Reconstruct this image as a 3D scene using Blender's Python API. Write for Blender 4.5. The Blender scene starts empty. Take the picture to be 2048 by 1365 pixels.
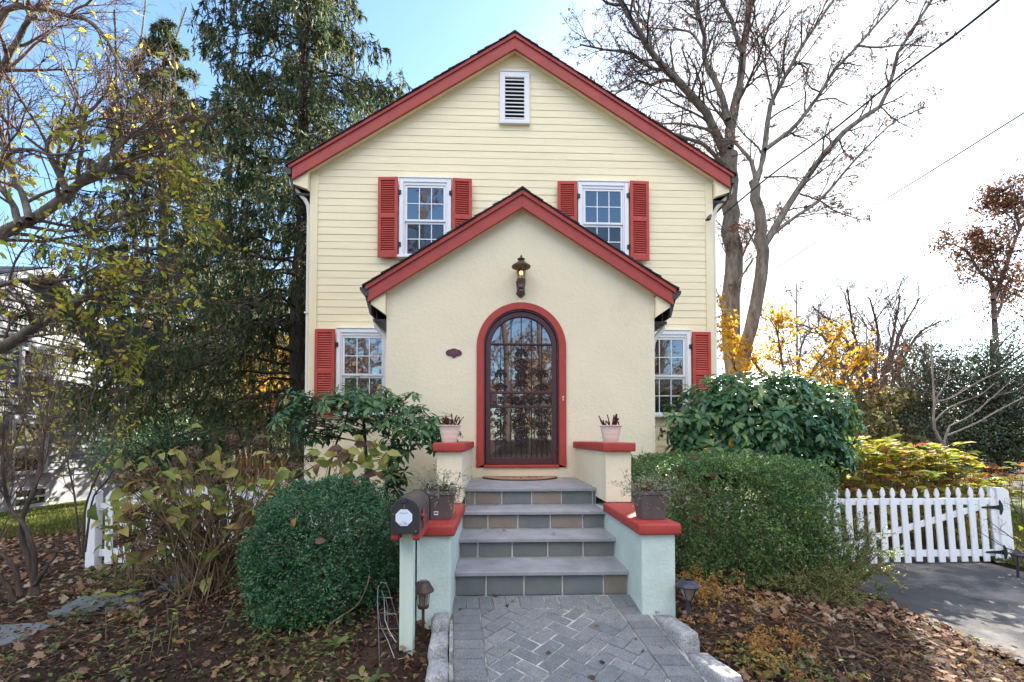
import bpy, bmesh, math, random
import numpy as np
from mathutils import Vector, Matrix

random.seed(7)
RNG = np.random.default_rng(7)
scene = bpy.context.scene
COL = scene.collection
R_ = math.radians

# ------------------------------------------------------------------ camera
F, CXP, CYP = 910.0, 1024.0, 853.0
TH, PH, EZ = R_(2.0), R_(1.5), 1.21
_R = np.array([math.cos(TH), -math.sin(TH), 0])
_F = np.array([math.sin(TH)*math.cos(PH), math.cos(TH)*math.cos(PH), math.sin(PH)])
_U = np.array([-math.sin(TH)*math.sin(PH), -math.cos(TH)*math.sin(PH), math.cos(PH)])
def at(px, py, Y):
    """survey helper: photo pixel (2048 wide) at distance Y -> world point"""
    d = _R*((px-CXP)/F) + _U*((CYP-py)/F) + _F
    return np.array([0, 0, EZ]) + d*(Y/d[1])

cam = bpy.data.cameras.new('camera')
cam.sensor_width = 36; cam.lens = 36*F/2048
cam.shift_y = (CYP-682.5)/2048
cam.clip_start = 0.05; cam.clip_end = 2000
camo = bpy.data.objects.new('camera', cam); COL.objects.link(camo)
camo.location = (0, 0, EZ); camo.rotation_euler = (math.pi/2+PH, 0, -TH)
scene.camera = camo

# ------------------------------------------------------------------ objects
def link(o, parent=None):
    COL.objects.link(o)
    if parent is not None:
        o.parent = parent
    return o
def thing(name, label, cat, loc=(0, 0, 0), group=None, rz=0):
    o = bpy.data.objects.new(name, None); COL.objects.link(o)
    o.location = loc; o.rotation_euler = (0, 0, rz); o.empty_display_size = .1
    o['label'] = label; o['category'] = cat
    if group: o['group'] = group
    return o
def tag(o, label=None, cat=None, group=None, kind=None):
    if label: o['label'] = label
    if cat: o['category'] = cat
    if group: o['group'] = group
    if kind: o['kind'] = kind
    return o
def root_offset(parent):
    v = Vector((0, 0, 0)); p = parent
    while p is not None:
        v += p.location; p = p.parent
    return v
def copy_tree(o, parent=None):
    c = o.copy(); COL.objects.link(c)
    if parent is not None: c.parent = parent
    for ch in [x for x in bpy.data.objects if x.parent == o]:
        copy_tree(ch, c)
    return c

class MB:
    def __init__(s): s.v = []; s.f = []; s.m = []
    def add(s, vs, fs, mi=0):
        n = len(s.v); s.v += [tuple(map(float, p)) for p in vs]
        for f in fs: s.f.append([n+i for i in f]); s.m.append(mi)
        return s
    def box(s, x0, x1, y0, y1, z0, z1, mi=0):
        vs = [(x, y, z) for z in (z0, z1) for y in (y0, y1) for x in (x0, x1)]
        return s.add(vs, [(0, 2, 3, 1), (4, 5, 7, 6), (0, 1, 5, 4), (1, 3, 7, 5), (3, 2, 6, 7), (2, 0, 4, 6)], mi)
    def obox(s, c, ax, ay, az, mi=0):
        c, ax, ay, az = map(np.array, (c, ax, ay, az))
        vs = [c+ax*i+ay*j+az*k for k in (-1, 1) for j in (-1, 1) for i in (-1, 1)]
        return s.add(vs, [(0, 2, 3, 1), (4, 5, 7, 6), (0, 1, 5, 4), (1, 3, 7, 5), (3, 2, 6, 7), (2, 0, 4, 6)], mi)
    def prism(s, poly, axis, a, b, mi=0):
        n = len(poly)
        def mk(p, t):
            return {'x': (t, p[0], p[1]), 'y': (p[0], t, p[1]), 'z': (p[0], p[1], t)}[axis]
        vs = [mk(p, a) for p in poly]+[mk(p, b) for p in poly]
        fs = [list(range(n))[::-1], list(range(n, 2*n))]
        fs += [(i, (i+1) % n, n+(i+1) % n, n+i) for i in range(n)]
        return s.add(vs, fs, mi)
    def lathe(s, prof, c=(0, 0, 0), n=24, mi=0, sq=False):
        vs = []; fs = []
        for r, z in prof:
            for k in range(n):
                a = 2*math.pi*(k+(.5 if sq else 0))/n
                vs.append((c[0]+r*math.cos(a), c[1]+r*math.sin(a), c[2]+z))
        for j in range(len(prof)-1):
            for k in range(n):
                fs.append((j*n+k, j*n+(k+1) % n, (j+1)*n+(k+1) % n, (j+1)*n+k))
        if prof[0][0] > 1e-4: fs.append(list(range(n))[::-1])
        if prof[-1][0] > 1e-4: fs.append([(len(prof)-1)*n+k for k in range(n)])
        return s.add(vs, fs, mi)
    def tube(s, pts, r, n=6, mi=0):
        pts = [np.array(p, float) for p in pts]; K = len(pts)
        rs = r if hasattr(r, '__len__') else [r]*K
        vs = []; fs = []
        for i, p in enumerate(pts):
            t = pts[min(i+1, K-1)]-pts[max(i-1, 0)]; t = t/(np.linalg.norm(t)+1e-9)
            ref = np.array([.31, .52, .8]) if abs(t @ np.array([.31, .52, .8])) < .9 else np.array([1., 0, 0])
            a = np.cross(t, ref); a /= np.linalg.norm(a); b = np.cross(t, a)
            for k in range(n):
                w = 2*math.pi*k/n
                vs.append(p+(a*math.cos(w)+b*math.sin(w))*rs[i])
        for i in range(K-1):
            for k in range(n):
                fs.append((i*n+k, i*n+(k+1) % n, (i+1)*n+(k+1) % n, (i+1)*n+k))
        fs.append(list(range(n))[::-1]); fs.append([(K-1)*n+k for k in range(n)])
        return s.add(vs, fs, mi)
    def xf(s, fn):
        s.v = [tuple(fn(np.array(p))) for p in s.v]; return s
    def build(s, name, mat, parent=None, bevel=0, seg=1, smooth=False, local=False, angle=None):
        me = bpy.data.meshes.new(name)
        off = Vector((0, 0, 0)) if (local or parent is None) else root_offset(parent)
        me.from_pydata([Vector(p)-off for p in s.v], [], s.f)
        for m in (mat if isinstance(mat, (list, tuple)) else [mat]): me.materials.append(m)
        me.polygons.foreach_set('material_index', s.m)
        bm = bmesh.new(); bm.from_mesh(me)
        bmesh.ops.recalc_face_normals(bm, faces=bm.faces)
        if bevel:
            es = [e for e in bm.edges if len(e.link_faces) == 2 and e.calc_face_angle(0) > .5]
            bmesh.ops.bevel(bm, geom=es, offset=bevel, segments=seg, affect='EDGES', profile=.5, clamp_overlap=True)
        bm.to_mesh(me); bm.free()
        if smooth:
            me.polygons.foreach_set('use_smooth', [True]*len(me.polygons))
            try: me.set_sharp_from_angle(angle=R_(angle or 40))
            except Exception: pass
        me.update()
        o = bpy.data.objects.new(name, me); link(o, parent)
        return o

def np_mesh(name, V, loops, starts, totals, mat, parent=None, smooth=False, off=None):
    me = bpy.data.meshes.new(name)
    V = np.asarray(V, np.float32)
    if parent is not None and off is None: V = V-np.array(root_offset(parent), np.float32)
    me.vertices.add(len(V)); me.vertices.foreach_set('co', V.ravel())
    me.loops.add(len(loops)); me.loops.foreach_set('vertex_index', np.asarray(loops, np.int32))
    me.polygons.add(len(starts))
    me.polygons.foreach_set('loop_start', np.asarray(starts, np.int32))
    me.polygons.foreach_set('loop_total', np.asarray(totals, np.int32))
    if smooth: me.polygons.foreach_set('use_smooth', np.ones(len(starts), bool))
    me.materials.append(mat); me.update(); me.validate()
    o = bpy.data.objects.new(name, me); link(o, parent)
    return o

def nrm(a): return a/(np.linalg.norm(a, axis=-1, keepdims=True)+1e-9)

class Tubes:
    def __init__(s): s.d = {}
    def add(s, pts, radii, n):
        s.d.setdefault((len(pts), n), []).append((np.asarray(pts), np.asarray(radii)))
    def build(s, name, mat, parent=None):
        Vs = []; Ls = []; base = 0
        for (K, n), lst in s.d.items():
            Pt = np.stack([a for a, _ in lst]); Rd = np.stack([b for _, b in lst])
            T = np.gradient(Pt, axis=1); T = nrm(T)
            ref = np.broadcast_to(np.array([.31, .52, .8]), T.shape).copy()
            par = np.abs((T*ref).sum(-1)) > .93
            ref[par] = (1, 0, 0)
            A = nrm(np.cross(T, ref)); B = np.cross(T, A)
            w = 2*np.pi*np.arange(n)/n
            V = Pt[:, :, None, :]+Rd[:, :, None, None]*(A[:, :, None, :]*np.cos(w)[None, None, :, None]+B[:, :, None, :]*np.sin(w)[None, None, :, None])
            N = len(lst); V = V.reshape(-1, 3)
            i = np.arange(K-1)[:, None]; k = np.arange(n)[None, :]
            q = np.stack([i*n+k, i*n+(k+1) % n, (i+1)*n+(k+1) % n, (i+1)*n+k], -1).reshape(-1, 4)
            q = (q[None]+(np.arange(N)*K*n)[:, None, None]).reshape(-1, 4)+base
            Vs.append(V); Ls.append(q); base += len(V)
        V = np.concatenate(Vs); Q = np.concatenate(Ls)
        m = len(Q)
        return np_mesh(name, V, Q.ravel(), np.arange(m)*4, np.full(m, 4), mat, parent, smooth=True)

def leaves(name, mat, B, D, N, L, W=.45, fold=.12, droop=.15, parent=None, detail=1, wid=(.75, 1.0)):
    """a mesh of many leaf blades: base points B, directions D, normals N, lengths L"""
    B = np.asarray(B, float); D = nrm(np.asarray(D, float)); N = np.asarray(N, float)
    n = len(B); L = np.broadcast_to(np.asarray(L, float), (n,))[:, None]
    W = np.broadcast_to(np.asarray(W, float), (n,))[:, None]*L*.5
    S = nrm(np.cross(D, N)); N = np.cross(S, D)
    if detail == 1:
        V = np.stack([B, B+D*L*.5+S*W+N*W*fold*2, B+D*L-N*L*droop, B+D*L*.5-S*W+N*W*fold*2], 1)
        fs = np.array([[0, 1, 2], [0, 2, 3]])
    else:
        w1, w2 = wid
        c1 = B+D*L*.3; c2 = B+D*L*.68-N*L*droop*.35
        V = np.stack([B, c1+S*W*w1+N*W*fold*2, c1, c1-S*W*w1+N*W*fold*2,
                      c2+S*W*w2+N*W*fold*2, c2, c2-S*W*w2+N*W*fold*2, B+D*L-N*L*droop], 1)
        fs = None
        quads = np.array([[2, 1, 4, 5], [3, 2, 5, 6]]); tris = np.array([[0, 1, 2], [0, 2, 3], [5, 4, 7], [6, 5, 7]])
    k = V.shape[1]; offs = (np.arange(n)*k)[:, None, None]
    if detail == 1:
        Fm = (fs[None]+offs).reshape(-1, 3); m = len(Fm)
        return np_mesh(name, V.reshape(-1, 3), Fm.ravel(), np.arange(m)*3, np.full(m, 3), mat, parent)
    q = (quads[None]+offs).reshape(-1); t = (tris[None]+offs).reshape(-1)
    loops = np.concatenate([q, t]); nq, nt = len(q)//4, len(t)//3
    starts = np.concatenate([np.arange(nq)*4, nq*4+np.arange(nt)*3]); tot = np.concatenate([np.full(nq, 4), np.full(nt, 3)])
    return np_mesh(name, V.reshape(-1, 3), loops, starts, tot, mat, parent, smooth=True)

def rdir(n, rng=RNG): return nrm(rng.normal(size=(n, 3)))

# ------------------------------------------------------------------ materials
def new_mat(name):
    m = bpy.data.materials.new(name); m.use_nodes = True
    nt = m.node_tree; b = nt.nodes['Principled BSDF']
    return m, nt, b
def nd(nt, typ, **kw):
    n = nt.nodes.new(typ)
    for k, v in kw.items():
        if k in n.inputs: n.inputs[k].default_value = v
        else: setattr(n, k, v)
    return n
def ramp(nt, stops):
    r = nt.nodes.new('ShaderNodeValToRGB'); e = r.color_ramp.elements
    while len(e) < len(stops): e.new(.5)
    for x, (p, c) in zip(e, stops):
        x.position = p; x.color = (*c, 1)
    return r
def mat(name, col, rough=.6, var=.12, scale=6, bump=0, bscale=60, spec=.4, metal=0, stretch=None, dirt=None, bdist=.01):
    """paint / stone / metal: colour with large and fine noise variation and a bump"""
    m, nt, b = new_mat(name); L = nt.links.new
    tc = nd(nt, 'ShaderNodeTexCoord'); src = tc.outputs['Object']
    if stretch:
        mp = nd(nt, 'ShaderNodeMapping'); mp.inputs['Scale'].default_value = stretch; L(src, mp.inputs[0]); src = mp.outputs[0]
    n1 = nd(nt, 'ShaderNodeTexNoise', Scale=scale, Detail=6.0, Roughness=.65); L(src, n1.inputs['Vector'])
    c0 = tuple(max(0, c*(1-var)) for c in col); c1 = tuple(min(1, c*(1+var)) for c in col)
    stops = [(.3, c0), (.7, c1)]
    r = ramp(nt, stops); L(n1.outputs[0], r.inputs[0]); out = r.outputs[0]
    if dirt:
        n2 = nd(nt, 'ShaderNodeTexNoise', Scale=dirt[1], Detail=8.0, Roughness=.7); L(src, n2.inputs['Vector'])
        r2 = ramp(nt, [(dirt[2], (0, 0, 0)), (min(1, dirt[2]+.18), (1, 1, 1))]); L(n2.outputs[0], r2.inputs[0])
        mx = nd(nt, 'ShaderNodeMix', data_type='RGBA'); L(r2.outputs[0], mx.inputs[0]); L(out, mx.inputs[6])
        mx.inputs[7].default_value = (*dirt[0], 1); out = mx.outputs[2]
    L(out, b.inputs['Base Color'])
    b.inputs['Roughness'].default_value = rough; b.inputs['Specular IOR Level'].default_value = spec
    b.inputs['Metallic'].default_value = metal
    if bump:
        n3 = nd(nt, 'ShaderNodeTexNoise', Scale=bscale, Detail=5.0, Roughness=.6); L(src, n3.inputs['Vector'])
        bp = nd(nt, 'ShaderNodeBump', Strength=bump, Distance=bdist); L(n3.outputs[0], bp.inputs['Height']); L(bp.outputs[0], b.inputs['Normal'])
    return m
def island_mat(name, stops, rough=.7, bump=.3, bscale=80, nvar=.35, spec=.35, blotch=1.0):
    """one colour per block / stone from a ramp, with grain"""
    m, nt, b = new_mat(name); L = nt.links.new
    g = nd(nt, 'ShaderNodeNewGeometry'); r = ramp(nt, stops); oi = nd(nt, 'ShaderNodeObjectInfo')
    ma = nd(nt, 'ShaderNodeMath', operation='MULTIPLY_ADD'); L(g.outputs['Random Per Island'], ma.inputs[0]); ma.inputs[1].default_value = 37.7; L(oi.outputs['Random'], ma.inputs[2])
    fr = nd(nt, 'ShaderNodeMath', operation='FRACT'); L(ma.outputs[0], fr.inputs[0]); L(fr.outputs[0], r.inputs[0])
    tc = nd(nt, 'ShaderNodeTexCoord')
    n = nd(nt, 'ShaderNodeTexNoise', Scale=bscale, Detail=8.0, Roughness=.7); L(tc.outputs['Object'], n.inputs['Vector'])
    n2 = nd(nt, 'ShaderNodeTexNoise', Scale=bscale*.12, Detail=4.0); L(tc.outputs['Object'], n2.inputs['Vector'])
    ad = nd(nt, 'ShaderNodeMath', operation='MULTIPLY_ADD'); L(n2.outputs[0], ad.inputs[0]); ad.inputs[1].default_value = blotch; L(n.outputs[0], ad.inputs[2])
    mr = nd(nt, 'ShaderNodeMapRange'); L(ad.outputs[0], mr.inputs[0])
    mr.inputs[1].default_value = .2+.4*blotch; mr.inputs[2].default_value = .8+.6*blotch; mr.inputs[3].default_value = 1-nvar; mr.inputs[4].default_value = 1+nvar
    mx = nd(nt, 'ShaderNodeVectorMath', operation='SCALE'); L(r.outputs[0], mx.inputs[0]); L(mr.outputs[0], mx.inputs['Scale'])
    L(mx.outputs[0], b.inputs['Base Color'])
    b.inputs['Roughness'].default_value = rough; b.inputs['Specular IOR Level'].default_value = spec
    bp = nd(nt, 'ShaderNodeBump', Strength=bump, Distance=.006); L(n.outputs[0], bp.inputs['Height']); L(bp.outputs[0], b.inputs['Normal'])
    return m
def leaf_mat(name, stops, trans=.35, rough=.5, spec=.4, tint=1.6):
    """each leaf its own hue; light passes through the blade"""
    m, nt, b = new_mat(name); L = nt.links.new
    g = nd(nt, 'ShaderNodeNewGeometry'); r = ramp(nt, stops)
    tc = nd(nt, 'ShaderNodeTexCoord'); no = nd(nt, 'ShaderNodeTexNoise', Scale=3.2, Detail=3.0); L(tc.outputs['Object'], no.inputs['Vector'])
    m1 = nd(nt, 'ShaderNodeMath', operation='MULTIPLY_ADD'); L(no.outputs[0], m1.inputs[0]); m1.inputs[1].default_value = .9; m1.inputs[2].default_value = -.45
    m2 = nd(nt, 'ShaderNodeMath', operation='ADD', use_clamp=True); L(g.outputs['Random Per Island'], m2.inputs[0]); L(m1.outputs[0], m2.inputs[1]); L(m2.outputs[0], r.inputs[0])
    L(r.outputs[0], b.inputs['Base Color']); b.inputs['Roughness'].default_value = rough
    b.inputs['Specular IOR Level'].default_value = spec
    if trans:
        t = nd(nt, 'ShaderNodeBsdfTranslucent')
        sc = nd(nt, 'ShaderNodeVectorMath', operation='SCALE'); sc.inputs['Scale'].default_value = tint
        L(r.outputs[0], sc.inputs[0]); L(sc.outputs[0], t.inputs[0])
        mx = nd(nt, 'ShaderNodeMixShader'); mx.inputs[0].default_value = trans
        L(b.outputs[0], mx.inputs[1]); L(t.outputs[0], mx.inputs[2])
        L(mx.outputs[0], nt.nodes['Material Output'].inputs[0])
    return m
def bark_mat(name, c0, c1, scale=14, bump=.6):
    m, nt, b = new_mat(name); L = nt.links.new
    tc = nd(nt, 'ShaderNodeTexCoord'); mp = nd(nt, 'ShaderNodeMapping'); mp.inputs['Scale'].default_value = (1, 1, .25)
    L(tc.outputs['Object'], mp.inputs[0])
    n = nd(nt, 'ShaderNodeTexNoise', Scale=scale, Detail=8.0, Roughness=.7); L(mp.outputs[0], n.inputs['Vector'])
    r = ramp(nt, [(.35, c0), (.68, c1)]); L(n.outputs[0], r.inputs[0]); L(r.outputs[0], b.inputs['Base Color'])
    b.inputs['Roughness'].default_value = .9; b.inputs['Specular IOR Level'].default_value = .2
    bp = nd(nt, 'ShaderNodeBump', Strength=bump, Distance=.02); L(n.outputs[0], bp.inputs['Height']); L(bp.outputs[0], b.inputs['Normal'])
    return m
def glass_pane_mat(name, col, ior=1.9, wav=.0, wscale=3):
    m, nt, b = new_mat(name); L = nt.links.new
    b.inputs['Base Color'].default_value = (*col, 1); b.inputs['Roughness'].default_value = .02
    b.inputs['IOR'].default_value = ior; b.inputs['Specular IOR Level'].default_value = .5
    if wav:
        tc = nd(nt, 'ShaderNodeTexCoord'); n = nd(nt, 'ShaderNodeTexNoise', Scale=wscale, Detail=2.0); L(tc.outputs['Object'], n.inputs['Vector'])
        bp = nd(nt, 'ShaderNodeBump', Strength=wav, Distance=.05); L(n.outputs[0], bp.inputs['Height']); L(bp.outputs[0], b.inputs['Normal'])
    return m

M = {}
CREAM = (.85, .715, .465)
M['siding'] = mat('cream_clapboard_paint', CREAM, .5, .07, 2.5, .15, 90, .35, stretch=(.25, 1, 3), dirt=((.72, .60, .42), 1.6, .62))
M['trim_cream'] = mat('cream_trim_paint', (.84, .70, .46), .5, .04, 3, .08, 60, .35)
M['stucco'] = mat('cream_stucco', (.745, .65, .465), .8, .05, 1.2, .7, 26, .25, dirt=((.66, .57, .41), 1.5, .58), bdist=.010)
M['stucco_low'] = mat('cool_lit_stucco', (.52, .60, .54), .8, .09, 4, .75, 36, .25, dirt=((.42, .47, .39), 3, .60), bdist=.008)  # lower pier stucco with cool sky light mixed into its colour
M['red'] = mat('brick_red_paint', (.36, .052, .040), .5, .12, 5, .15, 70, .35, dirt=((.30, .062, .055), 7, .58))
M['red_cap'] = mat('red_masonry_paint', (.37, .050, .040), .6, .1, 8, .3, 60, .3, dirt=((.28, .05, .05), 9, .62))
M['red_shutter'] = mat('red_shutter_paint', (.44, .056, .040), .5, .12, 6, .1, 60, .35, dirt=((.36, .065, .055), 8, .58))
M['white'] = mat('white_window_vinyl', (.78, .76, .77), .4, .03, 5)
M['vent_white'] = mat('white_vent_paint', (.76, .72, .72), .5, .04, 5)
M['downspout'] = mat('cream_downspout_metal', (.76, .70, .60), .4, .05, 5)
M['gutter'] = mat('brown_gutter_metal', (.055, .042, .040), .4, .2, 8)
M['black_iron'] = mat('black_iron', (.015, .015, .017), .45, .3, 20)
M['maroon'] = mat('maroon_iron', (.060, .020, .024), .4, .15, 12, spec=.5)
M['bronze'] = mat('bronze_lantern_metal', (.080, .036, .026), .45, .3, 30, .15, 90, .5)
M['brown_metal'] = mat('brown_lamp_plastic', (.07, .033, .026), .45, .2, 20)
M['dark_lamp'] = mat('dark_grey_lamp_plastic', (.035, .033, .05), .4, .2, 20)
M['pane_sky'] = glass_pane_mat('window_glass', (.014, .018, .026), 2.7, .05, 2.2)
M['pane_low'] = glass_pane_mat('lower_window_glass', (.02, .018, .017), 1.9, .12, 2.6)
M['pane_door'] = glass_pane_mat('door_glass', (.040, .027, .020), 2.7, .02, 2)
M['lamp_glass'] = glass_pane_mat('lantern_glass', (.20, .15, .12), 1.5)
M['dark_gap'] = mat('dark_void', (.012, .011, .011), .9)
M['mortar'] = mat('mortar', (.66, .64, .58), .9, .15, 20, .4, 80)
M['bluestone'] = mat('bluestone_tread', (.285, .28, .30), .65, .22, 5, .35, 70, .4, dirt=((.25, .25, .25), 4, .56))
M['riser'] = island_mat('riser_stone', [(0, (.125, .15, .145)), (.35, (.17, .175, .165)), (.6, (.15, .165, .165)), (.82, (.19, .175, .155)), (1, (.27, .205, .15))], .75, .3, 60, .2)
M['paver'] = island_mat('grey_paver', [(0, (.155, .165, .17)), (.5, (.185, .19, .195)), (1, (.22, .22, .22))], .9, 1.0, 130, .95, blotch=.2)
M['joint'] = mat('sandy_joint', (.46, .46, .43), .95, .35, 14, .5, 90, dirt=((.10, .11, .06), 6, .44))
M['granite'] = mat('granite_block', (.34, .335, .335), .9, .5, 90, 1.0, 60, .25, dirt=((.15, .14, .12), 9, .5))
M['slab'] = mat('bluestone_slab', (.13, .145, .16), .75, .2, 6, .3, 60)
M['shingle'] = island_mat('dark_roof_shingle', [(0, (.018, .018, .018)), (.5, (.035, .03, .027)), (1, (.055, .045, .04))], .9, .5, 120, .3)
M['mat_coir'] = mat('coir_mat', (.36, .20, .12), .95, .25, 60, .7, 200)
M['mat_dark'] = mat('dark_mat_pattern', (.07, .045, .035), .95)
M['pot_cream'] = mat('cream_plastic_pot', (.72, .56, .47), .45, .05, 8)
M['pot_grey'] = mat('grey_brown_planter', (.115, .088, .085), .6, .15, 9, .15, 60)
M['soil'] = mat('potting_soil', (.05, .032, .022), .95, .4, 30, .8, 60)
M['mail_black'] = mat('black_mailbox_metal', (.022, .023, .028), .42, .3, 9, .1, 50, .5, dirt=((.06, .065, .065), 14, .62))
M['mail_brown'] = mat('weathered_mailbox_metal', (.085, .058, .050), .5, .25, 8, .1, 50, .5, dirt=((.045, .04, .042), 6, .5))
M['sticker'] = mat('white_sticker', (.62, .70, .80), .4, .03, 10)
M['ink'] = mat('dark_ink', (.05, .08, .13), .6)
M['label_white'] = mat('white_label', (.7, .72, .75), .5)
M['flag_red'] = mat('red_flag_paint', (.45, .05, .04), .4, .1, 12)
M['post'] = mat('cool_lit_post_paint', (.56, .63, .53), .6, .07, 5, .25, 60, .3, stretch=(4, 4, .4), dirt=((.50, .56, .44), 7, .66))  # pale post; the green-blue cast is sky light put into the colour
M['fence_white'] = mat('white_fence_paint', (.80, .80, .82), .55, .06, 6, .3, 50, .3, stretch=(3, 3, .5), dirt=((.50, .49, .42), 6, .60))
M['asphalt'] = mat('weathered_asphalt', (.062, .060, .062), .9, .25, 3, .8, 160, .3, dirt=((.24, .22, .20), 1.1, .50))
M['street'] = mat('street_asphalt', (.06, .06, .062), .9, .2, 4, .5, 120)
M['nb_siding'] = mat('shaded_grey_siding', (.135, .145, .165), .6, .06, 3, .1, 60)  # darkened: the tree shade on this wall is put into the colour
M['nb_white'] = mat('neighbour_white_trim', (.40, .40, .42), .5, .04, 4)
M['nb_found'] = mat('grey_foundation', (.28, .27, .28), .9, .12, 5, .3, 40)
M['slate'] = island_mat('grey_slate_roof', [(0, (.06, .065, .075)), (1, (.12, .12, .135))], .85, .3, 60, .3)
M['bark_big'] = bark_mat('grey_brown_bark', (.085, .068, .055), (.24, .20, .165), 9)
M['bark_dark'] = bark_mat('dark_bark', (.045, .034, .028), (.13, .096, .078), 12)
M['bark_red'] = bark_mat('reddish_twig_bark', (.10, .058, .046), (.24, .16, .125), 20)
M['bark_spruce'] = bark_mat('spruce_bark', (.035, .024, .02), (.115, .08, .065), 10)
M['stem_dry'] = bark_mat('dry_stem_bark', (.11, .075, .045), (.26, .19, .12), 20)
M['stem_red'] = bark_mat('dark_red_stem', (.10, .018, .016), (.05, .02, .018), 30)
M['wire'] = mat('galvanised_wire', (.30, .31, .34), .4, .2, 20, metal=.6)
M['cable'] = mat('black_cable', (.02, .02, .022), .6)

M['boxwood'] = leaf_mat('boxwood_leaf', [(0, (.022, .072, .034)), (.45, (.045, .130, .055)), (.8, (.075, .175, .070)), (1, (.13, .24, .09))], .25, .34, .42)
M['hedge'] = leaf_mat('hedge_leaf', [(0, (.042, .092, .034)), (.45, (.085, .165, .052)), (.8, (.150, .245, .066)), (1, (.26, .33, .10))], .35, .38, .45, 1.6)
M['shrub_light'] = leaf_mat('small_shrub_leaf', [(0, (.07, .11, .035)), (.4, (.13, .18, .05)), (.75, (.23, .27, .07)), (.92, (.34, .32, .09)), (1, (.30, .12, .06))], .4, .4, .4, 1.7)
M['rhodo'] = leaf_mat('rhododendron_leaf', [(0, (.024, .075, .036)), (.4, (.046, .125, .050)), (.75, (.076, .165, .060)), (.95, (.12, .20, .06)), (1, (.17, .22, .06))], .24, .36, .38)
M['rhodo_yellow'] = leaf_mat('yellowed_leaf', [(0, (.55, .28, .03)), (1, (.62, .38, .05))], .3, .4, .4, 1.2)
M['needles'] = leaf_mat('spruce_needles', [(0, (.032, .064, .040)), (.4, (.060, .098, .048)), (.75, (.12, .135, .052)), (.93, (.20, .17, .06)), (1, (.19, .13, .07))], .42, .6, .2, 1.5)
M['magnolia'] = leaf_mat('yellow_green_leaf', [(0, (.16, .19, .03)), (.35, (.29, .32, .04)), (.7, (.46, .43, .045)), (.9, (.58, .42, .05)), (1, (.34, .17, .04))], .5, .45, .35, 1.8)
M['hydrangea'] = leaf_mat('hydrangea_leaf', [(0, (.11, .15, .035)), (.35, (.22, .26, .055)), (.62, (.36, .34, .08)), (.8, (.38, .27, .09)), (.92, (.20, .11, .05)), (1, (.12, .065, .04))], .4, .5, .35, 1.4)
M['hyd_gold'] = leaf_mat('golden_hydrangea_leaf', [(0, (.13, .18, .025)), (.35, (.27, .32, .04)), (.7, (.46, .40, .05)), (.85, (.45, .18, .05)), (1, (.30, .07, .05))], .45, .7, .12, 1.25)
M['flower_dry'] = leaf_mat('dried_flower', [(0, (.11, .055, .035)), (.5, (.19, .11, .075)), (.8, (.25, .17, .12)), (1, (.20, .21, .18))], .3, .8, .1, 1.2)
M['maple_gold'] = leaf_mat('golden_maple_leaf', [(0, (.34, .17, .02)), (.5, (.46, .26, .025)), (.85, (.52, .33, .04)), (1, (.32, .12, .02))], .5, .6, .2, 1.15)
M['brown_speck'] = leaf_mat('withered_brown_leaf', [(0, (.09, .045, .03)), (.6, (.16, .075, .045)), (1, (.28, .12, .06))], .3, .7, .2, 1.3)
M['oak_brown'] = leaf_mat('russet_oak_leaf', [(0, (.10, .050, .030)), (.5, (.17, .080, .042)), (.85, (.24, .105, .045)), (1, (.30, .16, .05))], .4, .7, .15, 1.1)
M['holly'] = leaf_mat('dark_holly_leaf', [(0, (.018, .034, .024)), (.5, (.034, .058, .034)), (.85, (.065, .085, .04)), (1, (.14, .14, .04))], .2, .3, .5)
M['brush'] = leaf_mat('brush_leaf', [(0, (.065, .075, .035)), (.4, (.11, .115, .045)), (.75, (.19, .165, .06)), (1, (.14, .085, .05))], .4, .6, .2, 1.2)
M['weed'] = leaf_mat('weed_leaf', [(0, (.06, .11, .03)), (.5, (.12, .17, .05)), (.8, (.22, .23, .06)), (1, (.33, .27, .08))], .4, .55, .3, 1.4)
M['litter'] = leaf_mat('fallen_leaf', [(0, (.055, .034, .026)), (.35, (.11, .060, .042)), (.6, (.16, .092, .062)), (.74, (.20, .095, .045)), (.84, (.30, .19, .06)), (.94, (.24, .20, .17)), (1, (.15, .17, .06))], .15, .8, .15, 1.2)
M['litter_pale'] = leaf_mat('pale_fallen_leaf', [(0, (.16, .075, .045)), (.5, (.26, .14, .085)), (1, (.33, .26, .19))], .15, .8, .15, 1.2)
M['chips'] = leaf_mat('mulch_chip', [(0, (.035, .024, .018)), (.5, (.075, .045, .032)), (.85, (.13, .085, .06)), (1, (.22, .17, .13))], 0, .95, .1)
M['nandina'] = leaf_mat('orange_fern_leaf', [(0, (.30, .13, .04)), (.4, (.44, .20, .06)), (.7, (.52, .30, .08)), (1, (.35, .30, .06))], .4, .6, .2, 1.3)
M['grass'] = leaf_mat('grass_blade', [(0, (.06, .09, .02)), (.5, (.12, .15, .03)), (.85, (.20, .20, .05)), (1, (.30, .24, .09))], .4, .6, .2, 1.5)
M['silver'] = leaf_mat('silvery_trailing_leaf', [(0, (.14, .19, .13)), (.6, (.24, .29, .21)), (1, (.20, .24, .10))], .2, .6, .2)

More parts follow.
